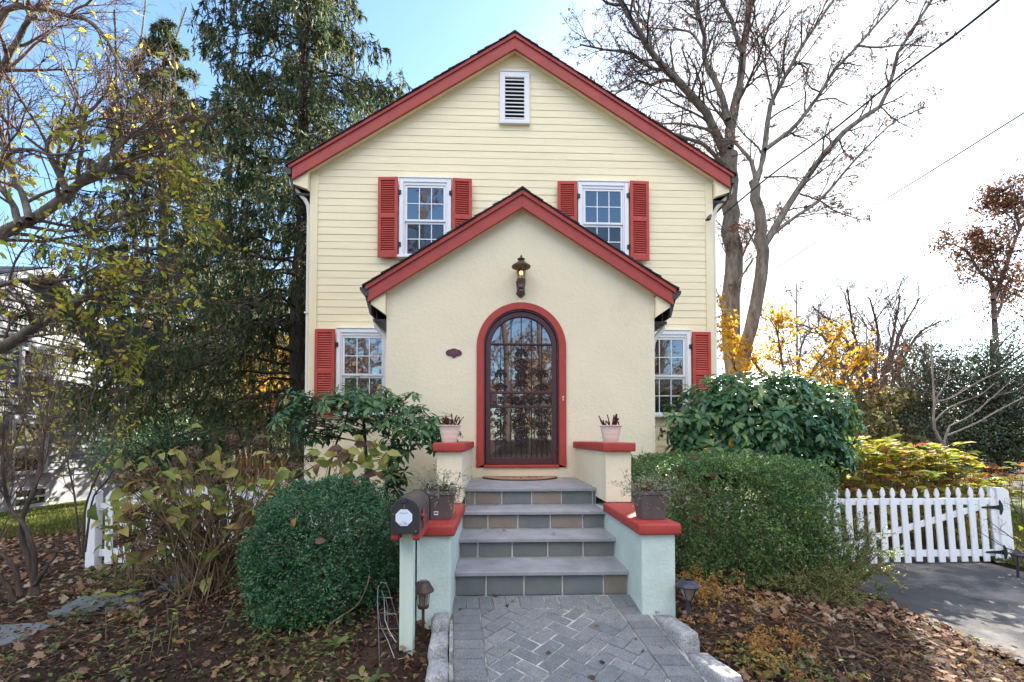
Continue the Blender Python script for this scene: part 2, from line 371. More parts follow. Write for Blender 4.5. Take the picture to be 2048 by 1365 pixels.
# ------------------------------------------------------------------ terrain
PXC = .36
def sst(a, b, x):
    t = np.clip((x-a)/(b-a), 0, 1); return t*t*(3-2*t)
def gz(x, y):
    """height of the ground"""
    x = np.asarray(x, float); y = np.asarray(y, float)
    left = np.clip(-(x-PXC)-.72, 0, 5.2)*.072+np.clip(-x-5.6, 0, 9)*.055
    right = np.clip(x-PXC-.72, 0, 2.77)*.137
    z = -.03-left-right
    d = np.clip(3.55-y, 0, 7)
    fr = .115*d*(1-.75*sst(1.2, 3.5, np.abs(x-PXC)))
    z = z-fr
    z = np.where(y < -3, np.minimum(z, -.42-.02*np.clip(-3-y, 0, 3)), z)
    return np.maximum(z, -1.0)
def axis_pts(segs):
    out = []
    for a, b, n in segs: out += list(np.linspace(a, b, n, endpoint=False))
    return np.array(out+[segs[-1][1]])
def sheet(name, xs, ys, zf, m, parent=None, noise=0, seed=1):
    X, Y = np.meshgrid(xs, ys); Z = zf(X, Y)
    if noise:
        r = np.random.default_rng(seed)
        for k in range(3):
            fx, fy = r.uniform(2, 9, 2); ph = r.uniform(0, 6, 2)
            Z = Z+noise*.3*np.sin(X*fx+ph[0]+Y*1.7)*np.sin(Y*fy+ph[1]-X*.9)
        near = (np.abs(X) < 8) & (Y < 9) & (Y > 1)
        Z = Z+np.where(near, noise*.35*r.normal(size=Z.shape), 0)
    V = np.stack([X, Y, Z], -1).reshape(-1, 3); nx, ny = len(xs), len(ys)
    j = np.arange(ny-1)[:, None]; i = np.arange(nx-1)[None]
    q = np.stack([j*nx+i, j*nx+i+1, (j+1)*nx+i+1, (j+1)*nx+i], -1).reshape(-1, 4)
    return np_mesh(name, V, q.ravel(), np.arange(len(q))*4, np.full(len(q), 4), m, parent, smooth=True)

def ground_mat():
    m, nt, b = new_mat('mulch_and_earth'); L = nt.links.new
    tc = nd(nt, 'ShaderNodeTexCoord')
    n = nd(nt, 'ShaderNodeTexNoise', Scale=30, Detail=9.0, Roughness=.75); L(tc.outputs['Object'], n.inputs['Vector'])
    n2 = nd(nt, 'ShaderNodeTexNoise', Scale=1.3, Detail=4.0); L(tc.outputs['Object'], n2.inputs['Vector'])
    r = ramp(nt, [(.3, (.022, .016, .013)), (.5, (.055, .036, .027)), (.72, (.12, .075, .05))]); L(n.outputs[0], r.inputs[0])
    r2 = ramp(nt, [(.4, (.7, .7, .7)), (.65, (1.25, 1.15, 1.0))]); L(n2.outputs[0], r2.inputs[0])
    mx = nd(nt, 'ShaderNodeMix', data_type='RGBA', blend_type='MULTIPLY'); mx.inputs[0].default_value = 1
    L(r.outputs[0], mx.inputs[6]); L(r2.outputs[0], mx.inputs[7]); L(mx.outputs[2], b.inputs['Base Color'])
    b.inputs['Roughness'].default_value = .95; b.inputs['Specular IOR Level'].default_value = .15
    bp = nd(nt, 'ShaderNodeBump', Strength=.9, Distance=.03); L(n.outputs[0], bp.inputs['Height']); L(bp.outputs[0], b.inputs['Normal'])
    return m
M['ground'] = ground_mat()
M['lawn'] = mat('lawn_soil', (.10, .12, .035), .95, .35, 6, .8, 40, .1, dirt=((.20, .13, .06), 3, .6))

g = sheet('ground', axis_pts([(-400, -40, 12), (-40, -8, 32), (-8, 8, 200), (8, 40, 32), (40, 400, 12)]),
          axis_pts([(-400, -40, 10), (-40, 0, 30), (0, 9, 130), (9, 45, 40), (45, 500, 14)]),
          lambda x, y: gz(x, y)-np.where((x > 3.7) & (x < 6.5) & (y < 20) & (y > -4), .05, 0)-np.where((x > -.5) & (x < 1.4) & (y < 3.7) & (y > -3.5), .05, 0), M['ground'], noise=.022)
tag(g, kind='structure')
l1 = sheet('lawn', axis_pts([(-16, -4.6, 60)]), axis_pts([(8.6, 16, 40)]), lambda x, y: gz(x, y)+.012, M['lawn'], noise=.02, seed=3); tag(l1, kind='structure')
l2 = sheet('side_lawn', axis_pts([(6.55, 16, 40)]), axis_pts([(4.4, 14, 40)]), lambda x, y: gz(x, y)+.035, M['lawn'], noise=.02, seed=4); tag(l2, kind='structure')
def drive_edge(y): return 3.86+.05*np.sin(y*1.3)+.03*np.sin(y*3.1)
xs = np.linspace(0, 1, 40); ys = axis_pts([(-3.4, 1, 10), (1, 8, 60), (8, 18, 20)])
def drive_z(x, y): return -.415-.0*y
XX, YY = np.meshgrid(xs, ys); XX = drive_edge(YY)+XX*(6.5-drive_edge(YY)+.08*np.sin(YY*.9))
V = np.stack([XX, YY, np.full_like(XX, -.412)+.006*np.sin(XX*3+YY*2)], -1).reshape(-1, 3)
j = np.arange(len(ys)-1)[:, None]; i = np.arange(39)[None]
q = np.stack([j*40+i, j*40+i+1, (j+1)*40+i+1, (j+1)*40+i], -1).reshape(-1, 4)
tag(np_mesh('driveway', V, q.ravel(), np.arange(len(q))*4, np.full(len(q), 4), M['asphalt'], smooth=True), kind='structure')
st = MB(); st.box(-60, 60, -11.5, -4.6, -.62, -.455); tag(st.build('street', M['street']), kind='structure')
st = MB(); st.box(-60, 60, -4.55, -3.3, -.6, -.405); tag(st.build('sidewalk', M['joint']), kind='structure')

# ------------------------------------------------------------------ brick path
def clip(poly, x0, x1, y0, y1):
    for ax, lim, sg in ((0, x0, 1), (0, x1, -1), (1, y0, 1), (1, y1, -1)):
        out = []
        for k in range(len(poly)):
            a, b = poly[k], poly[(k+1) % len(poly)]
            da, db = (a[ax]-lim)*sg, (b[ax]-lim)*sg
            if da >= 0: out.append(a)
            if da*db < 0:
                t = da/(da-db); out.append((a[0]+(b[0]-a[0])*t, a[1]+(b[1]-a[1])*t))
        poly = out
        if len(poly) < 3: return []
    return poly
PWID, PLEN = 1.40, 6.6
def path_map(u, v, w):
    y = 3.56-v
    return (-.335+u+.095*v, y, -.012-.118*v+w+.004*math.sin(u*5+v*3))
def paver(mb, poly, rnd):
    n = len(poly); cx = sum(p[0] for p in poly)/n; cy = sum(p[1] for p in poly)/n
    area = abs(sum(poly[k][0]*poly[(k+1) % n][1]-poly[(k+1) % n][0]*poly[k][1] for k in range(n)))/2
    if area < .0012: return
    h = rnd.uniform(-.0025, .0025); jit = rnd.uniform(-.002, .002)
    def shr(p, d):
        L = math.hypot(p[0]-cx, p[1]-cy)+1e-6; return (p[0]+(cx-p[0])*d/L+jit, p[1]+(cy-p[1])*d/L)
    bot = [path_map(*shr(p, .0062), -.03) for p in poly]; mid = [path_map(*shr(p, .0062), h-.004) for p in poly]; top = [path_map(*shr(p, .0115), h) for p in poly]
    vs = bot+mid+top
    fs = [(i, (i+1) % n, n+(i+1) % n, n+i) for i in range(n)]+[(n+i, n+(i+1) % n, 2*n+(i+1) % n, 2*n+i) for i in range(n)]+[list(range(2*n, 3*n))]
    mb.add(vs, fs)
pm = MB(); rnd = random.Random(3)
for k in range(int(PLEN/.1)):
    for u0 in (0, PWID-.2):
        paver(pm, [(u0, .2+k*.1), (u0+.2, .2+k*.1), (u0+.2, .3+k*.1), (u0, .3+k*.1)], rnd)
for k in range(14): paver(pm, [(k*.1, 0), (k*.1+.1, 0), (k*.1+.1, .2), (k*.1, .2)], rnd)
for a in range(-60, 60):
    for b in range(-60, 60):
        for kind in (0, 1):
            bx = a*.1+b*.1*1; by = 0
            # herringbone unit: horizontal brick at (i, i+4j), vertical brick beside it
            i_, j_ = a, b
            x = .1*(i_+4*j_)*1.0; y = .1*i_
            r = (x, y, x+.2, y+.1) if kind == 0 else (x+.2, y-.1+.0, x+.3, y+.1)
            if abs(x) > 9: continue
            pts = [(r[0], r[1]), (r[2], r[1]), (r[2], r[3]), (r[0], r[3])]
            c, s = math.cos(R_(45)), math.sin(R_(45))
            pts = [(.7+p[0]*c-p[1]*s, 2.5+p[0]*s+p[1]*c) for p in pts]
            if max(p[1] for p in pts) < .2 or min(p[1] for p in pts) > 3.2 or max(p[0] for p in pts) < .2 or min(p[0] for p in pts) > 1.2: continue
            pl = clip(pts, .2, 1.2, .2, 3.2)
            if pl: paver(pm, pl, rnd)
path = pm.build('brick_path', M['paver']); tag(path, kind='structure')
jb = MB()
jb.add([path_map(u, v, -.008) for v in (0, PLEN) for u in (-.02, PWID+.02)], [(0, 1, 3, 2)])
tag(jb.build('path_bedding', M['joint']), kind='structure')

# granite edging blocks
def granite(name_seed, cx, cy, L, W, H, rz, z):
    rr = random.Random(name_seed); bm = bmesh.new()
    bmesh.ops.create_cube(bm, size=1)
    for v in bm.verts: v.co = Vector((v.co.x*W, v.co.y*L, v.co.z*H))
    bmesh.ops.bevel(bm, geom=bm.edges[:], offset=.028, segments=2, affect='EDGES', profile=.6)
    bmesh.ops.subdivide_edges(bm, edges=[e for e in bm.edges if e.calc_length() > .06], cuts=2, use_grid_fill=True)
    for v in bm.verts: v.co += Vector((rr.gauss(0, .0028), rr.gauss(0, .003), rr.gauss(0, .0025)))
    me = bpy.data.meshes.new('granite_block'); bm.to_mesh(me); bm.free(); me.materials.append(M['granite'])
    me.polygons.foreach_set('use_smooth', [True]*len(me.polygons))
    o = bpy.data.objects.new('granite_block', me); COL.objects.link(o)
    o.location = (cx, cy, z); o.rotation_euler = (R_(-6), rr.uniform(-.03, .03), rz); return o
gb = [  # x, y, length, label
    (-.425, 3.33, .16, 'granite edging block against the left stucco pier, farthest on the mailbox side'),
    (-.418, 3.13, .19, 'speckled granite edging block beside the brown solar light'),
    (-.395, 2.87, .27, 'long pale granite edging block beside the mailbox post'),
    (-.365, 2.58, .26, 'pale granite edging block at the bottom edge on the mailbox side'),
    (1.165, 3.32, .15, 'small rounded granite edging block against the right stucco pier'),
    (1.20, 3.0, .40, 'long grey granite edging block beside the black solar light'),
    (1.245, 2.56, .38, 'long lichen-marked granite edging block nearest the camera on the driveway side'),
]
for k, (x, y, L, lab) in enumerate(gb):
    tag(granite(k, x+(.042 if x < 0 else -.012), y, L, .115 if x < 0 else .125, .17, R_(5), -.03-.118*(3.56-y)), lab, 'edging block', 'granite blocks edging the brick path')

# ------------------------------------------------------------------ front steps
S0, S1 = -.325, 1.048
ZT = [.172, .345, .518, .695]; YT = [3.56, 3.94, 4.32, 4.70]
steps = thing('front_steps', 'four bluestone front steps with stone block risers below the arched door', 'steps', (.36, 3.56, 0))
prev = -.03
for k in range(4):
    tr = MB(); yb = YT[k+1]+.06 if k < 3 else 5.985
    nose = .035
    tr.box(S0+.004, S1-.004, YT[k], yb, ZT[k]-.034, ZT[k]); tr.build('landing' if k == 3 else 'tread', M['bluestone'], steps, bevel=.005)
    core = MB(); core.box(S0+.006, S1-.006, YT[k]+nose+.012, yb-.001, prev-.02, ZT[k]-.0345); core.build('mortar_bed', M['mortar'], steps)
    rb = MB(); rr = random.Random(11+k); x = S0+.008+([.24, .16, .24, .10][k])
    edges = [S0+.008, x]
    while x < S1-.2: x += rr.uniform(.27, .33); edges.append(min(x, S1-.008))
    if edges[-1] < S1-.008: edges.append(S1-.008)
    for a, b in zip(edges[:-1], edges[1:]):
        if b-a > .03: rb.box(a+.007, b-.007, YT[k]+nose, YT[k]+nose+.03, prev+.010, ZT[k]-.043)
    rb.build('riser', M['riser'], steps, bevel=.004)
    prev = ZT[k]
# cheek piers
def pier(name, label, x0, x1, inner):
    t = thing(name, label, 'pier', ((x0+x1)/2, 3.3, 0), 'stucco piers flanking the front steps')
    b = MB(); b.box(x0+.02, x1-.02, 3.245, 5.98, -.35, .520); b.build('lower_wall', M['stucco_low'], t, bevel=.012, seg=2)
    b = MB(); b.box(x0+.02, x1-.02, 4.30, 5.985, .5995, 1.0835); b.build('upper_wall', M['stucco'], t, bevel=.010, seg=2)
    b = MB(); b.box(x0-.012, x1+.012, 3.21, 4.296, .5205, .600); b.build('lower_cap', M['red_cap'], t, bevel=.016, seg=3, smooth=True)
    b = MB(); b.box(x0-.012, x1+.012, 4.255, 5.97, 1.084, 1.168); b.build('upper_cap', M['red_cap'], t, bevel=.012, seg=3, smooth=True)
    return t
pier('step_pier', 'stepped stucco pier with red caps behind the mailbox', -.578, -.300, 1)
pier('step_pier', 'stepped stucco pier with red caps beside the long clipped hedge', 1.022, 1.308, -1)

# door mat
dm = thing('door_mat', 'half-round brown coir door mat with dark rays on the landing', 'door mat', (.31, 5.9, .695))
pl = [(.31+.49*math.cos(a), 5.945-.46*math.sin(a)) for a in np.linspace(0, math.pi, 40)]
b = MB(); b.prism(pl, 'z', .6955, .709); b.build('backing', M['mat_dark'], dm)
pl = [(.31+.475*math.cos(a), 5.94-.445*math.sin(a)) for a in np.linspace(0, math.pi, 40)]
b = MB(); b.prism(pl, 'z', .7092, .716); b.build('coir_pile', M['mat_coir'], dm)
b = MB()
for a in np.linspace(.25, math.pi-.25, 9):
    d = np.array([math.cos(a), -math.sin(a), 0]); n_ = np.array([-d[1], d[0], 0])
    b.obox(np.array([.31, 5.93, .7172])+d*.22*np.array([1, .93, 1]), d*.11, n_*.008, np.array([0, 0, .0008]))
b.build('ray_pattern', M['mat_dark'], dm)

# ------------------------------------------------------------------ the house
YH, YB = 7.6, 15.6
HX0, HX1, HXC = -3.085, 3.700, .308
SL = .6285; RZ = 8.007
def roof_z(x, xc=HXC, top=RZ, sl=SL): return top-abs(x-xc)*sl
house = thing('house', 'cream clapboard house with brick red trim and a stucco entrance gable', 'house', (.3, YH, 0))
def clapboards(mb, y, z0, z1, xl, xr, e=.122, d=.0085, sgn=-1):
    z = z0; rr = random.Random(5)
    while z < z1-.01:
        zt = min(z+e, z1)
        a0, b0, a1, b1 = xl(z), xr(z), xl(zt), xr(zt)
        if b0-a0 < .02: break
        if b1 <= a1: a1 = b1 = (a1+b1)/2
        yi = y+sgn*.003
        cuts = sorted(rr.uniform(max(a0, a1)+.2, min(b0, b1)-.2) for _ in range(rr.choice((1, 2)))) if min(b0, b1)-max(a0, a1) > 1.5 else []
        fr = [(a0, a1)]+[(c_, c_) for c_ in cuts]+[(b0, b1)]
        for (p0, p1), (q0, q1) in zip(fr[:-1], fr[1:]):
            g0 = .0012; yo = y+sgn*(d+rr.uniform(-.0015, .0015)); zz = z+rr.uniform(-.0012, .0012)
            mb.add([(p0+g0, yo, zz), (q0-g0, yo, zz), (q1-g0, yi, zt), (p1+g0, yi, zt), (p0+g0, y, zz), (q0-g0, y, zz)], [(0, 1, 2, 3), (0, 4, 5, 1)])
        z = zt
sb = MB()
gl = lambda z: max(HX0+.10, HXC-(RZ-.12-z)/SL) if z > 5.3 else HX0+.10
gr = lambda z: min(HX1-.10, HXC+(RZ-.12-z)/SL) if z > 5.3 else HX1-.10
clapboards(sb, YH, .46, 7.92, gl, gr)
sb.build('front_siding', M['siding'], house)
b = MB(); b.prism([(HX0, -.5), (HX1, -.5), (HX1, 5.74), (HXC, RZ-.13), (HX0, 5.74)], 'y', YH+.002, YB); b.build('wall_body', M['siding'], house)
b = MB(); b.box(HX0-.01, HX1+.01, YH-.03, YH+.001, -.5, .455); b.build('foundation', M['stucco'], house)
for xa, xb in ((HX0-.012, HX0+.115), (HX1-.115, HX1+.012)):
    b = MB(); b.box(xa, xb, YH-.026, YH+.12, .46, 5.60); b.build('corner_board', M['trim_cream'], house, bevel=.004)
def side_clap(name, x, sg):
    mb = MB(); z = .46
    while z < 5.4:
        zt = z+.122
        mb.add([(x+sg*.018, YH+.12, z), (x+sg*.018, YB, z), (x+sg*.005, YB, zt), (x+sg*.005, YH+.12, zt), (x, YH+.12, z), (x, YB, z)], [(0, 1, 2, 3), (0, 4, 5, 1)]); z = zt
    mb.build(name, M['siding'], house)
side_clap('side_siding', HX0, -1); side_clap('side_siding', HX1, 1)

def gable_trim(parent, xc, top, sl, half, yf, yb, drop, wallx0, wallx1, y_wall, pre=''):
    """red rake boards, cream soffit, shingle roof with a ragged edge; parent = house"""
    for sg in (-1, 1):
        xe = half*sg
        f = lambda x, dz: (xc+x, top-abs(x)*sl+dz)
        # lower rake board, upper rake moulding (proud), both end plumb at the eave
        xl_ = xe*.983
        p = [f(0, -.055), f(xl_, -.055), f(xl_, -drop+.0), f(0, -drop)]
        b = MB(); b.prism(p, 'y', yf+.018, yf+.06); b.build('rake_board', M['red'], parent, bevel=.003)
        p = [f(0, -.022), f(xe, -.022), f(xe*.994, -.084), f(0, -.084)]
        b = MB(); b.prism(p, 'y', yf-.004, yf+.0175); b.build('rake_moulding', M['red'], parent, bevel=.004)
        # soffit under the overhang
        p = [f(0, -drop+.03), f(xl_, -drop+.03), f(xl_, -drop+.045), f(0, -drop+.045)]
        b = MB(); b.prism(p, 'y', yf+.0605, y_wall+.03); b.build('soffit', M['trim_cream'], parent)
        # roof deck
        p = [f(0, -.021), f(xe, -.021), f(xe, -.060), f(0, -.060)]
        b = MB(); b.prism(p, 'y', yf+.0605, yb); dk = b.build('roof_deck', M['gutter'], parent)
        # shingle courses
        mb = MB(); rr = random.Random(int(abs(xc*100))+sg+9); n = int(half/.12)+1; Ls = half/n
        cs, sn = 1/math.hypot(1, sl), sl/math.hypot(1, sl)
        for k in range(n):
            a, c = half+.03-(k)*Ls, max(half+.03-(k+1.35)*Ls, -.0)
            y = yf-.015-rr.uniform(0, .012)
            while y < yb:
                w = rr.uniform(.14, .3); lift = rr.uniform(.010, .020); yy = min(y+w, yb)
                q = []
                for (xx, h) in ((a, lift), (c, .004)):
                    for h2 in (h, h-.0):
                        q.append((xx, h2))
                X = lambda xx: xc+sg*xx
                Z = lambda xx, h: top-xx*sl-.02+h/cs
                mb.add([(X(a), y, Z(a, lift+.008)), (X(a), yy-.006, Z(a, lift+.008)), (X(c), yy-.006, Z(c, .010)), (X(c), y, Z(c, .010)),
                        (X(a), y, Z(a, 0)), (X(a), yy-.006, Z(a, 0)), (X(c), y, Z(c, 0)), (X(c), yy-.006, Z(c, 0))],
                       [(0, 1, 2, 3), (0, 4, 5, 1), (0, 3, 6, 4), (1, 5, 7, 2)])
                y = yy
        mb.build('roof', M['shingle'], parent)
    b = MB(); b.prism([(xc-.11, top-.11*sl+.004), (xc, top+.012), (xc+.11, top-.11*sl+.004), (xc+.11, top-.11*sl-.014), (xc, top-.01), (xc-.11, top-.11*sl-.014)], 'y', yf-.02, yb)
    b.build('ridge_cap', M['shingle'], parent)

def gutter_profile(x, z, sg, d=.115, h=.115):
    P_ = [(0, 0), (.0, -h), (.5, -h), (.72, -h*.72), (1.0, -h*.35), (1.0, 0), (.93, 0), (.93, -h*.33), (.66, -h*.66), (.48, -h*.93), (.06, -h*.93), (.06, 0)]
    return [(x+sg*a*d, z+c) for a, c in P_]
def gutters(parent, xe, ze, sg, yf, yb):
    b = MB(); b.prism(gutter_profile(xe, ze, sg), 'y', yf, yb)
    b.prism([(xe, ze), (xe, ze-.115), (xe+sg*.058, ze-.115), (xe+sg*.083, ze-.083), (xe+sg*.115, ze-.04), (xe+sg*.115, ze)], 'y', yf-.004, yf-.0005)
    return b.build('gutter', M['gutter'], parent, bevel=0)

gable_trim(house, HXC, RZ, SL, 3.708, 7.42, YB+.1, .280, HX0, HX1, YH)
for sg, xe in ((-1, HXC-3.658), (1, HXC+3.658)):
    gutters(house, xe, 5.63, sg, 7.435, YB)
    xw = HX0 if sg < 0 else HX1
    xa, xb = sorted((xw+sg*.013, xe-sg*.012))
    b = MB(); b.prism([(xa if sg < 0 else xb, 5.385), (xb if sg < 0 else xa, 5.30), (xb if sg < 0 else xa, 5.72), (xa if sg < 0 else xb, 5.56)], 'y', 7.485, 7.57)
    b.build('eave_return', M['trim_cream'], house, bevel=.003)
    b = MB(); b.box(xa, xb, 7.565, YB, 5.24, 5.28); b.build('eave_soffit', M['gutter'], house)
    xs_ = xw+sg*.052
    pts = [(xe+sg*.05, 7.56, 5.53), (xe+sg*.045, 7.57, 5.44), (xe+sg*.01, 7.58, 5.36), (xs_+sg*.06, 7.62, 5.20), (xs_+sg*.01, 7.64, 5.10), (xs_, 7.65, 4.95), (xs_, 7.65, 3), (xs_, 7.65, .35), (xs_+sg*.0, 7.60, .25), (xs_+sg*.0, 7.45, .12)]
    b = MB(); b.tube(pts, .036, 10); ds = b.build('downspout', M['downspout'], house, smooth=True, angle=50)
    b = MB(); b.box(xs_-.045, xs_+.045, 7.605, 7.70, 3.28, 3.31); b.box(xs_-.045, xs_+.045, 7.605, 7.70, 1.2, 1.23); b.build('strap', M['downspout'], ds)

# windows
def window(cx, z0, z1, w, label=None, shl=True, shr=True, low=False):
    """double hung, six over six; w = outer width of the casing"""
    y = YH; x0, x1 = cx-w/2, cx+w/2
    b = MB()
    c = .068
    for (a0, a1, c0, c1) in ((x0, x0+c, z0+.045, z1), (x1-c, x1, z0+.045, z1), (x0+c, x1-c, z1-c, z1)):
        b.box(a0, a1, y-.085, y-.0, c0, c1)
    win = b.build('window', M['white'], house, bevel=.006)
    if label: win['label'] = label
    b = MB(); b.box(x0-.03, x1+.03, y-.108, y-.0, z0, z0+.044); b.build('sill', M['white'], win, bevel=.006)
    b = MB(); b.box(x0-.01, x1+.01, y-.095, y-.0, z1+.001, z1+.02); b.build('drip_cap', M['white'], win, bevel=.003)
    xi0, xi1, zi0, zi1 = x0+c+.001, x1-c-.001, z0+.046, z1-c-.001
    # inner jamb frame
    b = MB()
    j = .022
    b.box(xi0, xi0+j, y-.072, y-.002, zi0, zi1); b.box(xi1-j, xi1, y-.072, y-.002, zi0, zi1); b.box(xi0+j, xi1-j, y-.072, y-.002, zi1-.045, zi1)
    b.build('jamb', M['vent_white'], win, bevel=.003)
    xa, xb = xi0+j+.002, xi1-j-.002; zt = zi1-.047; zm = z0+(zt-z0)*.515
    for nm, za, zb, yy, pm in (('upper_sash', zm-.012, zt, y-.062, M['pane_sky']), ('lower_sash', zi0+.001, zm-.013, y-.042, M['pane_low'])):
        b = MB(); s = .036; yb_ = yy+.020
        b.box(xa, xa+s, yy, yb_, za, zb); b.box(xb-s, xb, yy, yb_, za, zb)
        b.box(xa+s, xb-s, yy, yb_, zb-s, zb); b.box(xa+s, xb-s, yy, yb_, za, za+s)
        sh = b.build(nm, M['white'], win, bevel=.003)
        b = MB()
        gx0, gx1, g0, g1 = xa+s, xb-s, za+s, zb-s
        for k in (1, 2):
            xx = gx0+(gx1-gx0)*k/3; b.box(xx-.0075, xx+.0075, yy+.004, yy+.011, g0, g1)
        zz = (g0+g1)/2
        for k in range(3):
            aa = gx0+(gx1-gx0)*k/3+(.008 if k else 0); bb = gx0+(gx1-gx0)*(k+1)/3-(.008 if k < 2 else 0)
            b.box(aa, bb, yy+.004, yy+.011, zz-.0075, zz+.0075)
        b.build('muntin', M['white'], sh)
        b = MB(); tlt = random.Random(int(cx*100+za*10)).uniform(-.0015, .0015)
        b.add([(gx0, yy+.013+tlt, g0), (gx1, yy+.013-tlt, g0), (gx1, yy+.014-tlt*2, g1), (gx0, yy+.014+tlt, g1)], [(0, 1, 2, 3)])
        b.build('pane', pm, sh)
    return win
def shutter(xh, xo, z0, z1, label, low=False):
    """louvred shutter hinged at xh, standing slightly open; outer edge at xo"""
    w = abs(xo-xh); sg = 1 if xo > xh else -1
    b = MB(); st = .052; t = .032; zm = z0+(z1-z0)*.515
    b.box(0, st, -t, 0, z0, z1); b.box(w-st, w, -t, 0, z0, z1)
    for a, c in ((z0, z0+.10), (zm-.035, zm+.035), (z1-.055, z1)): b.box(st, w-st, -t, 0, a, c)
    b.box(st, w-st, -.006, -.002, z0+.05, z1-.04)
    fr = MB()
    n = 0
    for a, c in ((z0+.10, zm-.035), (zm+.035, z1-.055)):
        k = int((c-a)/.036); h = (c-a)/k
        for q in range(k):
            zz = a+(q+.5)*h
            fr.add([(st, -t+.003, zz-h*.48), (w-st, -t+.003, zz-h*.48), (w-st, -.008, zz+h*.42), (st, -.008, zz+h*.42),
                    (st, -t+.007, zz-h*.48-.006+.0), (w-st, -t+.007, zz-h*.48-.006)], [(0, 1, 2, 3), (0, 4, 5, 1)])
    ang = R_(8)
    def xf(p):
        x, y, z = p
        X = x*math.cos(ang)+0*y; Y = -.062+x*math.sin(ang)*.34+y
        return np.array([xh+sg*X, YH-.012+Y, z])
    s = b.xf(xf).build('shutter', M['red_shutter'], house, bevel=.0025)
    s['label'] = label
    fr.xf(xf).build('louvre', M['red_shutter'], s)
    hb = MB()
    for zz in (z0+.22, z1-.25):
        hb.obox((xh-sg*.025, YH-.085, zz), (.028, 0, 0), (0, .012, 0), (0, 0, .035))
        hb.obox((xh-sg*.012, YH-.095, zz), (.010, 0, 0), (0, .012, 0), (0, 0, .045))
    hb.build('hinge', M['black_iron'], s)
    return s
WU = .86
window(-1.183, 4.20, 5.54, WU, 'upper window on the spruce side reflecting branches')
window(1.806, 4.20, 5.54, WU, 'upper window on the driveway side reflecting blue sky')
window(-2.190, 1.56, 3.01, WU, 'lower window partly behind the sparse rhododendron')
window(2.850, 1.56, 3.02, WU, 'lower window partly behind the dense rhododendron')
shutter(-1.633, -1.965, 4.20, 5.545, 'shutter on the spruce side of the upper left window')
shutter(-.733, -.405, 4.20, 5.545, 'upper shutter cut off by the porch roof, spruce side')
shutter(1.356, 1.026, 4.20, 5.535, 'upper shutter cut off by the porch roof, driveway side')
shutter(2.256, 2.586, 4.21, 5.56, 'shutter on the driveway side of the upper right window')
shutter(-2.640, -2.972, 1.56, 2.995, 'lower shutter next to the left downspout')
shutter(3.300, 3.622, 1.56, 3.0, 'lower shutter beside the dense rhododendron')

# gable vent
b = MB(); vx0, vx1, vz0, vz1 = .056, .564, 6.525, 7.43; c = .092
for (a0, a1, c0, c1) in ((vx0, vx0+c, vz0+.05, vz1), (vx1-c, vx1, vz0+.05, vz1), (vx0+c, vx1-c, vz1-c, vz1), (vx0+c, vx1-c, vz0+.05, vz0+.085)):
    b.box(a0, a1, YH-.045, YH, c0, c1)
vent = b.build('gable_vent', M['vent_white'], house, bevel=.005)
b = MB(); b.box(vx0-.005, vx1+.005, YH-.065, YH, vz0, vz0+.049); b.build('sill', M['vent_white'], vent, bevel=.003)
b = MB(); b.box(vx0-.004, vx1+.004, YH-.055, YH, vz1+.001, vz1+.02); b.build('drip_cap', M['vent_white'], vent, bevel=.003)
b = MB(); za, zb = vz0+.086, vz1-c-.001; n = 11; h = (zb-za)/n
for k in range(n):
    z = za+(k+.5)*h
    b.obox((.31, YH-.027, z-h*.1), ((vx1-vx0)/2-c-.001, 0, 0), (0, .013, .017), (0, -.003, .0025))
b.build('louvre', M['vent_white'], vent)
b = MB(); b.box(vx0+c, vx1-c, YH-.012, YH-.0005, za, zb); b.build('dark_backing', M['dark_gap'], vent)

# ---- stucco entrance (vestibule)
YP = 6.0; PC = .342; PX0, PX1 = -1.441, 2.122; PTOP = 4.490; PSL = .637
def arch_pts(hw, zs, z0, n=36, cx=PC-.007):
    return [(cx+hw, z0)]+[(cx+hw*math.cos(a), zs+hw*math.sin(a)) for a in np.linspace(0, math.pi, n)]+[(cx-hw, z0)]
def ring(mb, outer, inner, y0, y1):
    n = len(outer); vs = []
    for y in (y0, y1):
        vs += [(p[0], y, p[1]) for p in outer]+[(p[0], y, p[1]) for p in inner]
    fs = []
    for k in range(n-1):
        fs += [(k, k+1, n+k+1, n+k), (2*n+k, 2*n+n+k, 2*n+n+k+1, 2*n+k+1), (k, 2*n+k, 2*n+k+1, k+1), (n+k, n+k+1, 3*n+k+1, 3*n+k)]
    fs += [(0, n, 3*n, 2*n), (n-1, 2*n+n-1, 3*n+n-1, 2*n-1)]
    return mb.add(vs, fs)
ZS = 2.42; ZD = .822; DXC = PC-.007
# front wall with the arched opening: outline walked against the arch
opening = arch_pts(.592, ZS, ZD)
outl = []
for (x, z) in opening:
    outl.append((x, z))
b = MB()
gw = lambda x: PTOP-.18-abs(x-PC)*PSL
# build as vertical strips
xsl = sorted(set([PX0, PX1, PC]+[p[0] for p in opening]+list(np.linspace(PX0, PX1, 24))))
def lo(x):
    d = abs(x-DXC)
    return ZS+math.sqrt(max(0, .592**2-d*d))
for a, c in zip(xsl[:-1], xsl[1:]):
    if c-a < 1e-5: continue
    m_ = (a+c)/2
    if abs(m_-DXC) < .592:
        b.add([(a, YP, lo(a)), (c, YP, lo(c)), (c, YP, gw(c)), (a, YP, gw(a))], [(0, 1, 2, 3)])
        b.add([(a, YP, -.5), (c, YP, -.5), (c, YP, ZD), (a, YP, ZD)], [(0, 1, 2, 3)])
    else:
        b.add([(a, YP, -.5), (c, YP, -.5), (c, YP, gw(c)), (a, YP, gw(a))], [(0, 1, 2, 3)])
for x in (PX0, PX1):
    b.add([(x, YP, -.5), (x, YH-.02, -.5), (x, YH-.02, gw(x)), (x, YP, gw(x))], [(0, 1, 2, 3)])
